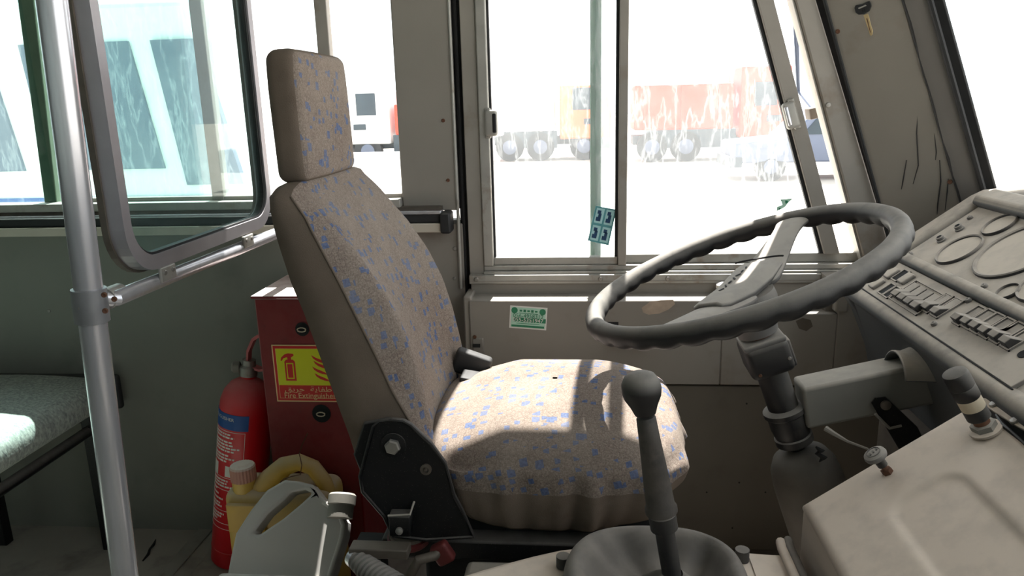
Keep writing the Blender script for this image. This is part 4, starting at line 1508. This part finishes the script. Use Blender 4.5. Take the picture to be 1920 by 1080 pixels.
# pull knob
pk = thing('pull_knob', 'mushroom shaped pull knob on a rusty stem on the engine cover edge', 'knob', hit_cover(1665, 886))
kb = hit_cover(1665, 886)
part('nut', MB().lathe([(0.0075, 0), (0.0075, 0.006), (0.006, 0.007)], kb, EN, 6), M['rust'], pk)
part('stem', MB().lathe([(0.004, 0.006), (0.004, 0.013), (0.0065, 0.014), (0.0065, 0.024), (0.008, 0.026)], kb, EN, 16), M['rust'], pk)
part('neck', MB().lathe([(0.0068, 0.013), (0.0072, 0.026)], kb, EN, 16), M['column'], pk)
kh = part('head', MB().lathe([(0.008, 0.025), (0.0145, 0.028), (0.0155, 0.031), (0.0145, 0.0345), (0.010, 0.0365), (0.001, 0.037)], kb, EN, 28), M['hub'], pk)
part('head_ring', MB().lathe([(0.0095, 0.0362), (0.0100, 0.0372), (0.0088, 0.0374), (0.0086, 0.0364)], kb, EN, 28), M['column'], kh)
for t in (-0.005, 0.0, 0.005):
    part('embossed_mark', MB().box(kb + EN * 0.0372 + Vector((t * 0.8, t * 0.3, t * 0.6)), (0.0025, 0.0045, 0.0012), Matrix.Rotation(-EA, 3, 'Y')), M['column'], kh)

# ------------------------------------------------------------------ dashboard
DA = R(36.0)
D0 = Vector((0.545, 0, 0.765))
DS = Vector((math.cos(DA), 0, math.sin(DA)))
DN = Vector((-math.sin(DA), 0, math.cos(DA)))
DROT = Matrix(((DS.x, 0, DN.x), (0, 1, 0), (DS.z, 0, DN.z)))


def on_dash(s_, Y, h=0.0):
    return D0 + DS * s_ + Vector((0, Y, 0)) + DN * h


def hit_dash(px, py, h=0.0):
    d_ = ray(px, py)
    t = (D0 + DN * h - CAM).dot(DN) / d_.dot(DN)
    p = CAM + d_ * t
    return (p - D0).dot(DS), p.y


da = thing('dashboard', 'dusty grey dashboard with round dials and rows of rocker switches', 'dashboard', (0.7, 0.9, 0.4))
YD0, YD1 = 0.15, 1.565
# side profile (X, Z): face, rounded lip, slope
prof = [(0.93, 0.42), (0.655, 0.44), (0.62, 0.50), (0.585, 0.63), (0.552, 0.715), (0.541, 0.738), (0.538, 0.752), (0.542, 0.763)]
sl_end = D0 + DS * 0.285
prof += [(D0.x + DS.x * 0.004 - DN.x * 0.004, D0.z + DS.z * 0.004 - DN.z * 0.004), (sl_end.x - DN.x * 0.004, sl_end.z - DN.z * 0.004), (0.80, 0.944), (0.93, 0.944)]
body = part('body', MB().prism(prof, YD0, 1.52), M['dash'], da, bevel=0.006, seg=2)
# moulded surround: end, lip, ridge and hood stand proud of the panels
pe = [(0.93, 0.42), (0.655, 0.44), (0.622, 0.50), (0.588, 0.63), (0.553, 0.712), (0.538, 0.733), (0.532, 0.750), (0.536, 0.764)]
for s_, h_ in ((0.006, 0.012), (0.28, 0.012), (0.305, 0.008)):
    q = D0 + DS * s_ + DN * h_
    pe.append((q.x, q.z))
pe += [(0.84, 0.955), (0.93, 0.955)]
part('end_moulding', MB().prism(pe, 1.508, YD1), M['dash'], da, bevel=0.014, seg=4)


def bar_on_dash(s0, s1, y0, y1, h0, h1):
    c = (on_dash((s0 + s1) / 2, (y0 + y1) / 2, (h0 + h1) / 2))
    return MB().rbox(c, (s1 - s0, y1 - y0, h1 - h0), min((s1 - s0), (h1 - h0)) * 0.48, 4, rot=DROT)


part('lip', MB().tube([(0.551, YD0, 0.749), (0.551, 1.53, 0.749)], 0.0185, 24), M['dash'], da)
part('ridge', bar_on_dash(0.090, 0.113, YD0, 1.515, -0.010, 0.013), M['dash'], da)
part('hood', MB().loft([[on_dash(a, Y, b) for a, b in ((0.268, -0.01), (0.262, 0.014), (0.275, 0.022), (0.31, 0.012), (0.33, -0.02))] for Y in (1.52, 1.4, 1.0, YD0)]), M['dash'], da, bevel=0.005, seg=3)
gp_ = part('gauge_panel', MB().loft([[on_dash(a, Y, b) for a, b in ((0.113, -0.004), (0.113, 0.002), (0.27, 0.002), (0.27, -0.004))] for Y in (YD0, 1.512)]), M['dash_panel'], da, bevel=0.001)
sp_ = part('switch_panel', MB().loft([[on_dash(a, Y, b) for a, b in ((0.004, -0.004), (0.004, 0.002), (0.088, 0.002), (0.088, -0.004))] for Y in (0.955, 1.492)]), M['dash_panel'], da, bevel=0.001)
part('switch_panel_seam', MB().tube([on_dash(0.003, 0.95, 0.001), on_dash(0.003, 1.494, 0.001), on_dash(0.089, 1.494, 0.001)], 0.0012, 6), M['dark'], sp_)

# dials
for s_, Y, r_ in ((0.162, 1.388, 0.042), (0.238, 1.385, 0.030), (0.203, 1.262, 0.074), (0.162, 1.125, 0.042), (0.238, 1.13, 0.030), (0.125, 1.165, 0.018)):
    o_ = on_dash(s_, Y, 0.002)
    g = part('gauge', MB().lathe([(r_, -0.002), (r_, 0.0015), (r_ * 0.3, 0.002), (0.001, 0.002)], o_, DN, 40), M['gauge_glass'], gp_, label='dusty dial lens')
    rp = [(r_ * 0.90, 0.001), (r_ * 0.92, 0.004), (r_ * 0.97, 0.0055), (r_ * 1.0, 0.004), (r_ * 1.01, 0.0)]
    part('bezel', MB().loft([[o_ + (DS * math.cos(2 * math.pi * k / 48) + Vector((0, 1, 0)) * math.sin(2 * math.pi * k / 48)) * a + DN * b for a, b in rp] for k in range(49)], cap=False, closed=False), M['switch'], gp_)
for px, py in ((1767, 453), (1801, 432)):
    s_, Y = hit_dash(px, py)
    o_ = on_dash(s_, Y, 0.002)
    lp = part('indicator_lamp', MB().lathe([(0.0085, 0), (0.0085, 0.003), (0.007, 0.004), (0.007, 0.009), (0.0055, 0.010)], o_, DN, 20), M['hub'], gp_)
    part('lamp_lens', MB().lathe([(0.0045, 0.0095), (0.0045, 0.0104)], o_, DN, 16), M['dark'], lp)
for px, py, h_ in ((1707, 477, 0.003), (1819, 409, 0.003), (1846, 537, 0.003), (1816, 564, 0.003), (1752, 608, 0.003), (1648, 518, 0.003)):
    s_, Y = hit_dash(px, py, h_)
    part('screw', MB().lathe([(0.0052, 0), (0.0052, 0.003), (0.004, 0.005), (0.0013, 0.0055), (0.0013, 0.004)], on_dash(s_, Y, h_ - 0.001), DN, 12), M['hub'], gp_ if h_ and py in (477, 409, 537) else sp_)


def sw_frame(s0, s1, y0, y1):
    fr_ = MB()
    t = 0.0025
    for a0, a1, b0_, b1_ in ((s0, s1, y0, y0 + t), (s0, s1, y1 - t, y1), (s0, s0 + t, y0, y1), (s1 - t, s1, y0, y1)):
        fr_.add([on_dash(a, b, h_) for h_ in (0.002, 0.005) for a, b in ((a0, b0_), (a1, b0_), (a1, b1_), (a0, b1_))], [(0, 1, 2, 3), (4, 5, 6, 7), (0, 1, 5, 4), (1, 2, 6, 5), (2, 3, 7, 6), (3, 0, 4, 7)])
    return fr_


def rocker(s0, s1, y0, y1, h_lo=0.012, h_hi=0.005, framed=True):
    """a rocker whose rear edge is pressed up"""
    root = part('rocker_switch', MB().loft([[on_dash(a, Y, b) for a, b in ((s0 + 0.003, 0.001), (s0 + 0.002, h_lo), (s0 + (s1 - s0) * 0.26, h_lo + 0.002), (s0 + (s1 - s0) * 0.52, h_hi), (s1 - 0.003, h_hi), (s1 - 0.003, 0.001))] for Y in (y0 + 0.003, y1 - 0.003)]), M['switch'], sp_, bevel=0.0012)
    if framed:
        part('switch_frame', sw_frame(s0, s1, y0, y1), M['dash_panel'], root)
    return root


def s_of(px, py):
    return hit_dash(px, py, 0.003)


# two blanks and open sockets at the wall end
for px, py, op in ((1645, 533, 0), (1664, 543, 1), (1672, 548, 1), (1673, 514, 0), (1689, 517, 1), (1700, 524, 0)):
    s_, Y = s_of(px, py)
    if op:
        part('open_socket', MB().loft([[on_dash(a, b, h_) for a, b in ((s_ - 0.013, Y - 0.010), (s_ + 0.013, Y - 0.010), (s_ + 0.013, Y + 0.010), (s_ - 0.013, Y + 0.010))] for h_ in (0.001, 0.0032)]), M['dark'], sp_)
        part('switch_frame', sw_frame(s_ - 0.016, s_ + 0.016, Y - 0.013, Y + 0.013), M['dash_panel'], sp_)
    else:
        part('blank_cap', MB().rbox(on_dash(s_, Y, 0.005), (0.028, 0.024, 0.008), 0.003, rot=DROT), M['dash_panel'], sp_)
# bank of four
yb0, yb1 = s_of(1738, 577)[1], s_of(1683, 551)[1]
sb = (s_of(1690, 556)[0] + s_of(1725, 572)[0]) / 2
wdt = (yb1 - yb0) / 4
for i in range(4):
    rocker(sb - 0.014, sb + 0.036, yb0 + wdt * i - 0.001, yb0 + wdt * (i + 1) + 0.001, 0.014, 0.006, False)
part('switch_frame', sw_frame(sb - 0.018, sb + 0.040, yb0 - 0.004, yb1 + 0.004), M['dash_panel'], sp_)
for px, py in ((1746, 576), (1764, 585)):
    s_, Y = s_of(px, py)
    rocker(s_ - 0.014, s_ + 0.036, Y - 0.013, Y + 0.013)
for px, py in ((1804, 601), (1822, 608), (1838, 616), (1856, 625), (1876, 634), (1897, 645)):
    s_, Y = s_of(px, py)
    rocker(s_ - 0.012, s_ + 0.036, Y - 0.012, Y + 0.012, 0.015, 0.003)
s_, Y = s_of(1919, 663)
part('key_socket', MB().lathe([(0.008, 0.001), (0.008, 0.0032)], on_dash(s_, Y, 0), DN, 16), M['dark'], sp_)

# cowl over the steering beam
cw = []
for t in range(9):
    a = R(-10 + 150 * t / 8)
    cw.append(a)
rings = []
cc = at_y(1692, 712, 1.20)
for dx, rr_ in ((0.0, 0.049), (0.015, 0.048), (0.045, 0.060), (0.09, 0.085)):
    ro = []
    for t in range(13):
        a = R(15 + 150 * t / 12)
        ro.append((cc.x + dx - 0.02 * math.sin(a) * (dx < 0), 1.235 + 1.0 * rr_ * math.cos(a), cc.z - 0.012 + rr_ * math.sin(a)))
    ri = [(x, 1.235 + (y - 1.235) * 0.90, cc.z - 0.012 + (z - cc.z + 0.012) * 0.90) for x, y, z in reversed(ro)]
    rings.append(ro + ri)
part('column_cowl', MB().loft(rings), M['dash'], da, bevel=0.002)

# ------------------------------------------------------------------ steering wheel and column
WC = Vector((0.258, 1.258, 0.858))
WA = R(20.2)
WS = Vector((math.cos(WA), 0, math.sin(WA)))
WN = Vector((-math.sin(WA), 0, math.cos(WA)))
YV = Vector((0, 1, 0))
WR, WT = 0.2545, 0.0155
st = thing('steering_wheel', 'large dusty black two spoke steering wheel with a finger grip rim', 'steering wheel', WC)


def wpt(a, r_, h_):
    return WC + (WS * math.cos(a) + YV * math.sin(a)) * r_ + WN * h_


rings = []
NW = 240
for k in range(NW):
    a = 2 * math.pi * k / NW
    rg = []
    sc_ = abs(math.sin(a * 18)) ** 0.8
    for j in range(16):
        b = 2 * math.pi * j / 16
        cr, sr = math.cos(b), math.sin(b)
        low = max(0.0, -sr)
        rad = WT * (1 + 0.34 * low * sc_)
        rg.append(wpt(a, WR + rad * cr, rad * sr * 1.05))
    rings.append(rg)
rings.append(rings[0])
part('rim', MB().loft(rings, cap=False), M['wheel'], st, ang=180)
HD = -0.052  # the hub sits below the rim
SA = R(52.5)
sdir = WS * math.cos(SA) + YV * math.sin(SA)
sper = WN.cross(sdir)


def spoke_sec(t, hw, h_, th):
    c = WC + sdir * t + WN * h_
    return [c + sper * hw + WN * 0.0, c + sper * hw * 0.6 + WN * th * 0.5, c - sper * hw * 0.6 + WN * th * 0.5, c - sper * hw, c - sper * hw * 0.8 - WN * th * 0.6, c + sper * hw * 0.8 - WN * th * 0.6]


for sgn in (1, -1):
    secs_ = [spoke_sec(sgn * t, hw, h_, th) for t, hw, h_, th in ((0.02, 0.050, HD + 0.012, 0.030), (0.06, 0.047, HD + 0.014, 0.026), (0.11, 0.040, HD + 0.024, 0.022), (0.17, 0.031, HD + 0.038, 0.018), (0.215, 0.029, HD + 0.048, 0.017), (0.240, 0.038, -0.002, 0.018), (0.252, 0.045, 0.0, 0.016))]
    o_ = part('spoke', MB().loft(secs_), M['hub'], st, ang=60)
    subsurf(o_, 2)
secs_ = [spoke_sec(t, hw, h_, th) for t, hw, h_, th in ((-0.118, 0.026, HD + 0.036, 0.012), (-0.105, 0.036, HD + 0.033, 0.016), (-0.04, 0.045, HD + 0.024, 0.022), (0.02, 0.049, HD + 0.024, 0.022), (0.07, 0.047, HD + 0.029, 0.016), (0.080, 0.040, HD + 0.030, 0.012))]
pad = part('horn_pad', MB().loft(secs_), M['hub'], st, bevel=0.004, seg=3)
part('pad_seam', MB().tube([WC + sdir * 0.078 + sper * t + WN * (HD + 0.0385) + sdir * (0.006 * (1 - (t / 0.046) ** 4)) for t in [(-0.046 + 0.0046 * i) for i in range(21)]], 0.0016, 6), M['dark'], pad)
# worn embossed letters on the pad: seven illegible strokes
for i in range(7):
    c = WC + sdir * (-0.045 + 0.016 * i) + sper * 0.012 + WN * (HD + 0.0362 + 0.0009 * abs(i - 3) * 0)
    rotm = Matrix((sdir, sper, WN)).transposed()
    part('embossed_mark', MB().box(c, (0.010, 0.003, 0.0012), rotm @ Matrix.Rotation(R((-25, 30, 0, 40, -35, 10, 25)[i]), 3, 'Z')), M['dark'], pad)
CAX = -WN
part('hub', MB().lathe([(0.048, 0.045), (0.050, 0.060), (0.044, 0.085), (0.036, 0.105), (0.034, 0.118), (0.020, 0.120)], WC, CAX, 32), M['hub'], st)
part('rust_ring', MB().lathe([(0.024, 0.118), (0.025, 0.120), (0.024, 0.136), (0.020, 0.138)], WC, CAX, 24), M['rust'], st)

sc_ = thing('steering_column', 'black steering column with switch box and square support beam under the wheel', 'steering column', WC + CAX * 0.5)
bxc = WC + CAX * 0.158
crot = Matrix((WS, YV, WN)).transposed()
sb_ = part('switch_box', MB().rbox(bxc, (0.075, 0.085, 0.060), 0.012, 4, rot=crot), M['column'], sc_)
part('box_lid', MB().rbox(bxc + WN * 0.030, (0.072, 0.082, 0.010), 0.004, 3, rot=crot), M['hub'], sb_)
part('box_trim', MB().rbox(bxc + WS * 0.036 - YV * 0.02, (0.010, 0.03, 0.050), 0.004, 3, rot=crot), M['switch'], sb_)
screw(bxc + WS * 0.030 - YV * 0.0430 + WN * -0.005, (0, -1, 0), sb_, 0.7)
screw(bxc - WS * 0.024 - YV * 0.0430 - WN * 0.018, (0, -1, 0), sb_, 0.7, True)
part('tube', MB().lathe([(0.024, 0.18), (0.026, 0.19), (0.026, 0.262), (0.030, 0.266)], WC, CAX, 28), M['column'], sc_)
part('collar', MB().lathe([(0.030, 0.262), (0.037, 0.266), (0.037, 0.274), (0.033, 0.278), (0.033, 0.30), (0.030, 0.318), (0.033, 0.320), (0.033, 0.332), (0.024, 0.336)], WC, CAX, 28), M['column'], sc_)
part('shaft', MB().lathe([(0.014, 0.33), (0.014, 0.37)], WC, CAX, 18), M['black_paint'], sc_)
part('rubber_bell', MB().lathe([(0.014, 0.346), (0.030, 0.349), (0.047, 0.360), (0.057, 0.380), (0.061, 0.41), (0.062, 0.45), (0.064, 0.62)], WC, CAX, 32), M['rubber_boot'], sc_)
# tear in the bell
tq = [at_y(x, y, 1.258 - 0.050) for x, y in ((1530, 838), (1540, 845), (1532, 850), (1545, 858), (1536, 866))]
part('tear', MB().tube(tq, [0.002, 0.006, 0.004, 0.006, 0.001], 6), M['dark'], sc_)
# square beam to the dashboard
BYC = 1.258
bt = [at_y(1507, 730, BYC - 0.032), at_y(1700, 690, BYC - 0.032), at_y(1712, 767, BYC - 0.032), at_y(1516, 806, BYC - 0.032)]
dxb = (bt[1] - bt[0]) * 0.35
mb = MB()
loop_ = [bt[0] - (bt[1] - bt[0]) * 0.01, bt[1] + dxb, bt[2] + dxb, bt[3] - (bt[1] - bt[0]) * 0.01]
mb.loft([[p for p in loop_], [p + Vector((0, 0.064, 0)) for p in loop_]])
part('support_beam', mb, M['beam'], sc_, bevel=0.006, seg=3)
bq = at_y(1660, 757, BYC - 0.036)
brk_ = part('pedal_bracket', MB().loft([[at_y(x, y, BYC - 0.040) for x, y in ((1633, 755), (1640, 745), (1660, 743), (1720, 800), (1745, 850), (1690, 850))], [at_y(x, y, BYC - 0.034) for x, y in ((1633, 755), (1640, 745), (1660, 743), (1720, 800), (1745, 850), (1690, 850))]]), M['black_paint'], sc_, bevel=0.001)
part('bolt', MB().lathe([(0.0085, 0), (0.0085, 0.004), (0.003, 0.006)], at_y(1660, 759, BYC - 0.040), NY, 12), M['rail_dirty'], brk_)
part('bracket_rib', MB().tube([at_y(1641, 776, BYC - 0.042), at_y(1668, 803, BYC - 0.042), at_y(1690, 798, BYC - 0.04)], 0.0025, 8), M['beam'], brk_)
part('stalk', MB().tube([at_y(1548, 803, 1.20), at_y(1562, 812, 1.19), at_y(1590, 828, 1.18), at_y(1628, 842, 1.17)], [0.005, 0.004, 0.0022, 0.0018], 8), M['beam'], sc_)
part('heater_box', MB().rbox((0.60, 1.28, 0.52), (0.10, 0.16, 0.10), 0.012), M['rail_dirty'], sc_)

# ------------------------------------------------------------------ small things on the walls
# phone number sticker
stp = [at_y(x, y, DY) for x, y in ((957, 572), (1027, 577), (1023, 620), (955, 614))]
ps = thing('phone_sticker', 'green and white sticker with two phone numbers on the door panel', 'sticker', (stp[0] + stp[2]) / 2)
sx_ = (stp[1] - stp[0]).normalized()
sc0 = (stp[0] + stp[1] + stp[2] + stp[3]) / 4
sw_, sh_ = (stp[1] - stp[0]).length, (stp[3] - stp[0]).length
sz_ = Vector((0, -1, 0)).cross(sx_)
rot_s = Matrix((sx_, Vector((0, 1, 0)), sz_ if sz_.z > 0 else -sz_)).transposed()


def spl(name, cx0, cz0, w_, h_, lay, m):
    return part(name, MB().box(sc0 + rot_s @ Vector((cx0, -0.0006 - 0.0004 * lay, cz0)), (w_, 0.0008, h_), rot_s), m, ps, smooth=False)


spl('paper', 0, 0, sw_, sh_, 0, M['white'])
spl('tint', 0, 0.0, sw_ * 0.92, sh_ * 0.88, 1, M['sticker_mint'])
spl('number_band', 0.004, -0.0055, sw_ * 0.86, sh_ * 0.19, 2, M['sticker_green'])
spl('footer_band', 0, -0.021, sw_ * 0.88, sh_ * 0.09, 2, M['sticker_green'])
for cx0 in (-0.033, 0.033):
    mbx = MB().lathe([(0.0075, 0), (0.0075, 0.0008)], sc0 + rot_s @ Vector((cx0, -0.0012, 0.0165)), NY, 16)
    part('emblem', mbx, M['sticker_green'], ps)
for i in range(5):
    spl('header_mark', -0.018 + i * 0.009, 0.0165, 0.006, 0.006 if i % 2 else 0.004, 2, M['sticker_green'])
spl('header_line', 0.0, 0.0105, 0.045, 0.0012, 2, M['sticker_green'])
spl('header_line', 0.0, -0.0145, 0.055, 0.0012, 2, M['sticker_green'])
mS = Matrix.Translation(sc0 + rot_s @ Vector((0, -0.0024, 0.004))) @ (Matrix((sx_, rot_s.col[2], Vector((0, -1, 0)))).transposed()).to_4x4()
lettering('phone_number', '056-4958312', 0.0135, mS, M['sticker_green'], ps)
mS2 = Matrix.Translation(sc0 + rot_s @ Vector((0.0, -0.0026, -0.0058))) @ (Matrix((sx_, rot_s.col[2], Vector((0, -1, 0)))).transposed()).to_4x4()
lettering('phone_number', '055-5351947', 0.0135, mS2, M['white'], ps)

# picture sticker on the sliding pane
PY = 1.7795
tp = [at_y(x, y, PY) for x, y in ((1117, 386), (1156, 393), (1141, 460), (1102, 451))]
ts = thing('window_sticker', 'teal sticker with four small vehicle pictures on the driver window', 'sticker', (tp[0] + tp[2]) / 2)


def bil(u, v):
    return (tp[0] * (1 - u) + tp[1] * u) * (1 - v) + (tp[3] * (1 - u) + tp[2] * u) * v


def quad(name, u0, u1, v0, v1, lay, m, parent):
    a = [bil(u0, v0), bil(u1, v0), bil(u1, v1), bil(u0, v1)]
    o_ = Vector((0, -0.0005 * lay, 0))
    return part(name, MB().loft([[p + o_ for p in a], [p + o_ + Vector((0, 0.0008, 0)) for p in a]]), m, parent, smooth=False)


quad('backing', 0, 1, 0, 1, 1, M['sticker_teal'], ts)
for u0, v0 in ((0.08, 0.04), (0.55, 0.04), (0.08, 0.53), (0.55, 0.53)):
    q = quad('picture', u0, u0 + 0.38, v0, v0 + 0.42, 2, M['sticker_pale'], ts)
    for du, dv, w_, h_ in ((0.08, 0.06, 0.16, 0.10), (0.14, 0.14, 0.14, 0.12), (0.06, 0.25, 0.22, 0.11)):
        quad('silhouette', u0 + du, u0 + du + w_, v0 + dv, v0 + dv + h_, 3, M['sticker_navy'], q)
# torn green sticker
gs = [at_y(x, y, 1.7935) for x, y in ((1464, 374), (1487, 372), (1478, 380), (1472, 388), (1465, 392), (1456, 396), (1457, 388), (1467, 384))]
g2 = part('torn_sticker', MB().loft([gs, [p + Vector((0, 0.0008, 0)) for p in gs]]), M['sticker_mint'], loc=gs[0], smooth=False)
tag(g2, 'torn scrap of pale green sticker on the driver window above the wheel', 'sticker')
gk_ = [(1463, 374), (1467, 374), (1466, 379)], [(1472, 376), (1477, 376), (1478, 380), (1473, 382)], [(1460, 390), (1464, 390), (1461, 394)]
for g_ in gk_:
    a = [at_y(x, y, 1.7930) for x, y in g_]
    part('print', MB().loft([a, [p + Vector((0, 0.0006, 0)) for p in a]]), M['sticker_green'], g2, smooth=False)

# key on the pillar
kc, kn = on_panel(1620, 14)
ky = thing('key', 'black headed brass key hanging on the grey windscreen pillar', 'key', kc)
kx = (on_panel(1640, 8)[0] - kc).normalized()
kzv = kn.cross(kx).normalized()
kdn = (on_panel(1634, 66)[0] - on_panel(1624, 26)[0])
khead = [on_panel(x, y)[0] for x, y in ((1604, 14), (1606, 9), (1618, 7), (1626, 3), (1632, 1), (1635, 6), (1636, 11), (1632, 20), (1622, 26), (1612, 27), (1606, 23))]
part('head', MB().loft([[p + kn * 0.001 for p in khead], [p + kn * 0.007 for p in khead]]), M['black'], ky, bevel=0.001)
slot = [on_panel(x, y)[0] for x, y in ((1611, 14), (1625, 8), (1627, 10), (1613, 16))]
part('slot', MB().loft([[p + kn * 0.0068 for p in slot], [p + kn * 0.0078 for p in slot]]), M['alu_sill'], ky)
for dx in (0, 4):
    sl2 = [on_panel(x + dx, y - dx * 0.3)[0] for x, y in ((1619, 17), (1621, 16.5), (1622, 22), (1620, 22.5))]
    part('grip_mark', MB().loft([[p + kn * 0.0068 for p in sl2], [p + kn * 0.0076 for p in sl2]]), M['dark'], ky)
bl_ = [on_panel(x, y)[0] for x, y in ((1620, 28), (1629, 24.5), (1631, 31), (1634, 45), (1638, 58), (1637, 64), (1634, 67), (1632, 64), (1630, 56), (1626, 45), (1622, 33))]
bd = part('blade', MB().loft([[p + kn * 0.002 for p in bl_], [p + kn * 0.0045 for p in bl_]]), M['brass'], ky, bevel=0.0004)
gr = [on_panel(x, y)[0] for x, y in ((1626, 34), (1627.5, 33.5), (1634, 60), (1633, 60.5))]
part('groove', MB().loft([[p + kn * 0.0044 for p in gr], [p + kn * 0.0049 for p in gr]]), M['rust'], bd)

# mirror arm outside the quarter light
ma = thing('mirror_arm', 'thin grey mirror bracket outside the quarter light beside the pillar', 'bracket', at_y(1495, 120, 1.95))
part('rod', MB().tube([at_y(1487, -60, 1.95), at_y(1491, 60, 1.95), at_y(1497, 172, 1.95)], 0.004, 8), M['tr_grey'], ma)
part('rod', MB().tube([at_y(1493, -60, 1.95), at_y(1495, 60, 1.95), at_y(1498, 172, 1.95)], 0.003, 8), M['tr_grey'], ma)
part('lug', MB().rbox(at_y(1528, 211, 1.86), (0.035, 0.04, 0.026), 0.003, rot=Matrix.Rotation(R(-12), 3, 'Y')), M['rail_dirty'], ma)
part('clamp', MB().tube([at_y(1528, 211, 1.86), at_y(1497, 172, 1.95)], 0.003, 6), M['tr_grey'], ma)

# ================================================================== OUTSIDE
GZ = -0.90
gr_ = struct('ground')
part('yard', MB().bb(-60, 80, 2.2, 120, GZ - 0.1, GZ), M['concrete'], gr_, smooth=False)
part('yard', MB().bb(-60, 80, -60, 2.2, GZ - 0.1, GZ), M['concrete'], gr_, smooth=False)


def wheel_part(c, r_, w_, root):
    o_ = part('wheel', MB().lathe([(r_ * 0.55, -w_ / 2), (r_, -w_ / 2 * 0.9), (r_, w_ / 2 * 0.9), (r_ * 0.55, w_ / 2)], c, (0, 1, 0), 24), M['tyre'], root)
    part('rim', MB().lathe([(r_ * 0.5, -w_ / 2 - 0.02), (r_ * 0.2, -w_ / 2 - 0.05), (0.02, -w_ / 2 - 0.05)], c, (0, 1, 0), 16), M['tr_grey'], o_)


def truck(name, label, x0, y, cab_m, bed_m, L_=6.0, H=2.9, flip=False, group=None):
    t = thing(name, label, 'truck', (x0, y, GZ), group)
    sgn = -1 if flip else 1

    def X(a):
        return x0 + sgn * a
    # cab with raked screen
    part('cab', MB().prism([(X(0.0), GZ + 0.75), (X(0.0), GZ + 1.6), (X(0.25), GZ + H), (X(1.8), GZ + H), (X(1.8), GZ + 0.75)], y, y + 2.3), cab_m, t, bevel=0.06)
    part('bumper', MB().bb(X(-0.08), X(0.35), y - 0.03, y + 2.33, GZ + 0.4, GZ + 0.8), M['tr_dark'], t, bevel=0.04)
    part('side_window', MB().bb(X(0.65), X(1.35), y - 0.02, y + 0.02, GZ + 1.75, GZ + 2.5), M['tr_dark'], t)
    part('vent', MB().bb(X(0.5), X(0.95), y - 0.02, y + 0.02, GZ + 1.25, GZ + 1.45), M['tr_dark'], t)
    part('chassis', MB().bb(X(0.5), X(L_), y + 0.5, y + 1.8, GZ + 0.55, GZ + 0.85), M['tr_dark'], t)
    part('skirt', MB().bb(X(1.9), X(L_ - 0.4), y + 0.05, y + 0.3, GZ + 0.45, GZ + 1.05), M['tr_dark'], t)
    part('bed', MB().bb(X(2.0), X(L_), y, y + 2.3, GZ + 1.05, GZ + H - 0.5), bed_m, t, bevel=0.05)
    for k in range(3):
        part('bed_rib', MB().bb(X(2.4 + k * 1.2), X(2.5 + k * 1.2), y - 0.05, y + 0.05, GZ + 1.05, GZ + H - 0.55), bed_m, t)
    for a in (0.95, L_ - 1.7, L_ - 0.6):
        wheel_part((X(a), y + 0.18, GZ + 0.5), 0.5, 0.3, t)
    return t


truck('tipper_truck', 'red tipper truck with dark windows parked across the yard', 6.9, 25.5, M['tr_red'], M['tr_red'], 5.2, 3.0, True)
truck('tipper_truck', 'orange and white tipper truck parked across the yard', 1.0, 27.0, M['orange'], M['tr_white'], 4.2, 2.6, True)
truck('tipper_truck', 'white cab truck with red load bed parked across the yard', -8.6, 26.5, M['tr_white'], M['tr_red'], 4.6, 2.6)
truck('box_truck', 'white box truck parked at the far end of the row', -16.0, 27.5, M['tr_white'], M['tr_white'], 6.0, 2.8)


def pickup(name, label, x0, y, m, L_=4.8):
    t = thing(name, label, 'pickup', (x0, y, GZ))
    part('body', MB().prism([(x0, GZ + 0.45), (x0, GZ + 0.95), (x0 + 1.2, GZ + 1.05), (x0 + 1.9, GZ + 1.7), (x0 + 3.0, GZ + 1.7), (x0 + 3.2, GZ + 1.05), (x0 + L_, GZ + 1.05), (x0 + L_, GZ + 0.45)], y, y + 1.8), m, t, bevel=0.05)
    part('window', MB().prism([(x0 + 1.6, GZ + 1.12), (x0 + 2.0, GZ + 1.6), (x0 + 2.9, GZ + 1.6), (x0 + 3.0, GZ + 1.12)], y - 0.02, y + 0.02), M['tr_dark'], t)
    part('bumper', MB().bb(x0 - 0.1, x0 + 0.2, y - 0.03, y + 1.83, GZ + 0.35, GZ + 0.6), M['tr_dark'], t)
    for a in (0.9, L_ - 1.1):
        wheel_part((x0 + a, y + 0.12, GZ + 0.36), 0.36, 0.24, t)


pickup('pickup', 'slate grey pickup parked near the red truck', 3.7, 19.0, M['tr_grey'], 4.4)
pickup('pickup', 'white pickup with dark wheels parked alone on pale ground', -8.4, 15.0, M['tr_white'])

# coach parked alongside
pb = thing('parked_coach', 'white coach with dark windows parked alongside behind the bench window', 'bus', (-7.5, 6.5, GZ))
part('body', MB().prism([(-14, GZ + 0.35), (-3.15, GZ + 0.35), (-3.0, GZ + 1.2), (-3.35, GZ + 3.0), (-14, GZ + 3.1)], 6.5, 8.9), M['tr_white'], pb, bevel=0.08)
for i in range(7):
    x1_ = -3.75 - i * 1.35
    part('window', MB().prism([(x1_, GZ + 1.55), (x1_ - 1.1, GZ + 1.55), (x1_ - 1.2, GZ + 2.65), (x1_ - 0.18, GZ + 2.65)], 6.47, 6.52), M['tr_grey'], pb)
part('windscreen', MB().prism([(-3.02, GZ + 1.4), (-3.55, GZ + 1.4), (-3.72, GZ + 2.65), (-3.3, GZ + 2.65)], 6.46, 6.53), M['tr_grey'], pb)
part('stripe', MB().bb(-14, -3.1, 6.47, 6.52, GZ + 1.15, GZ + 1.3), M['blue'], pb)
for a in (-4.4, -10.6):
    wheel_part((a, 6.6, GZ + 0.48), 0.48, 0.3, pb)
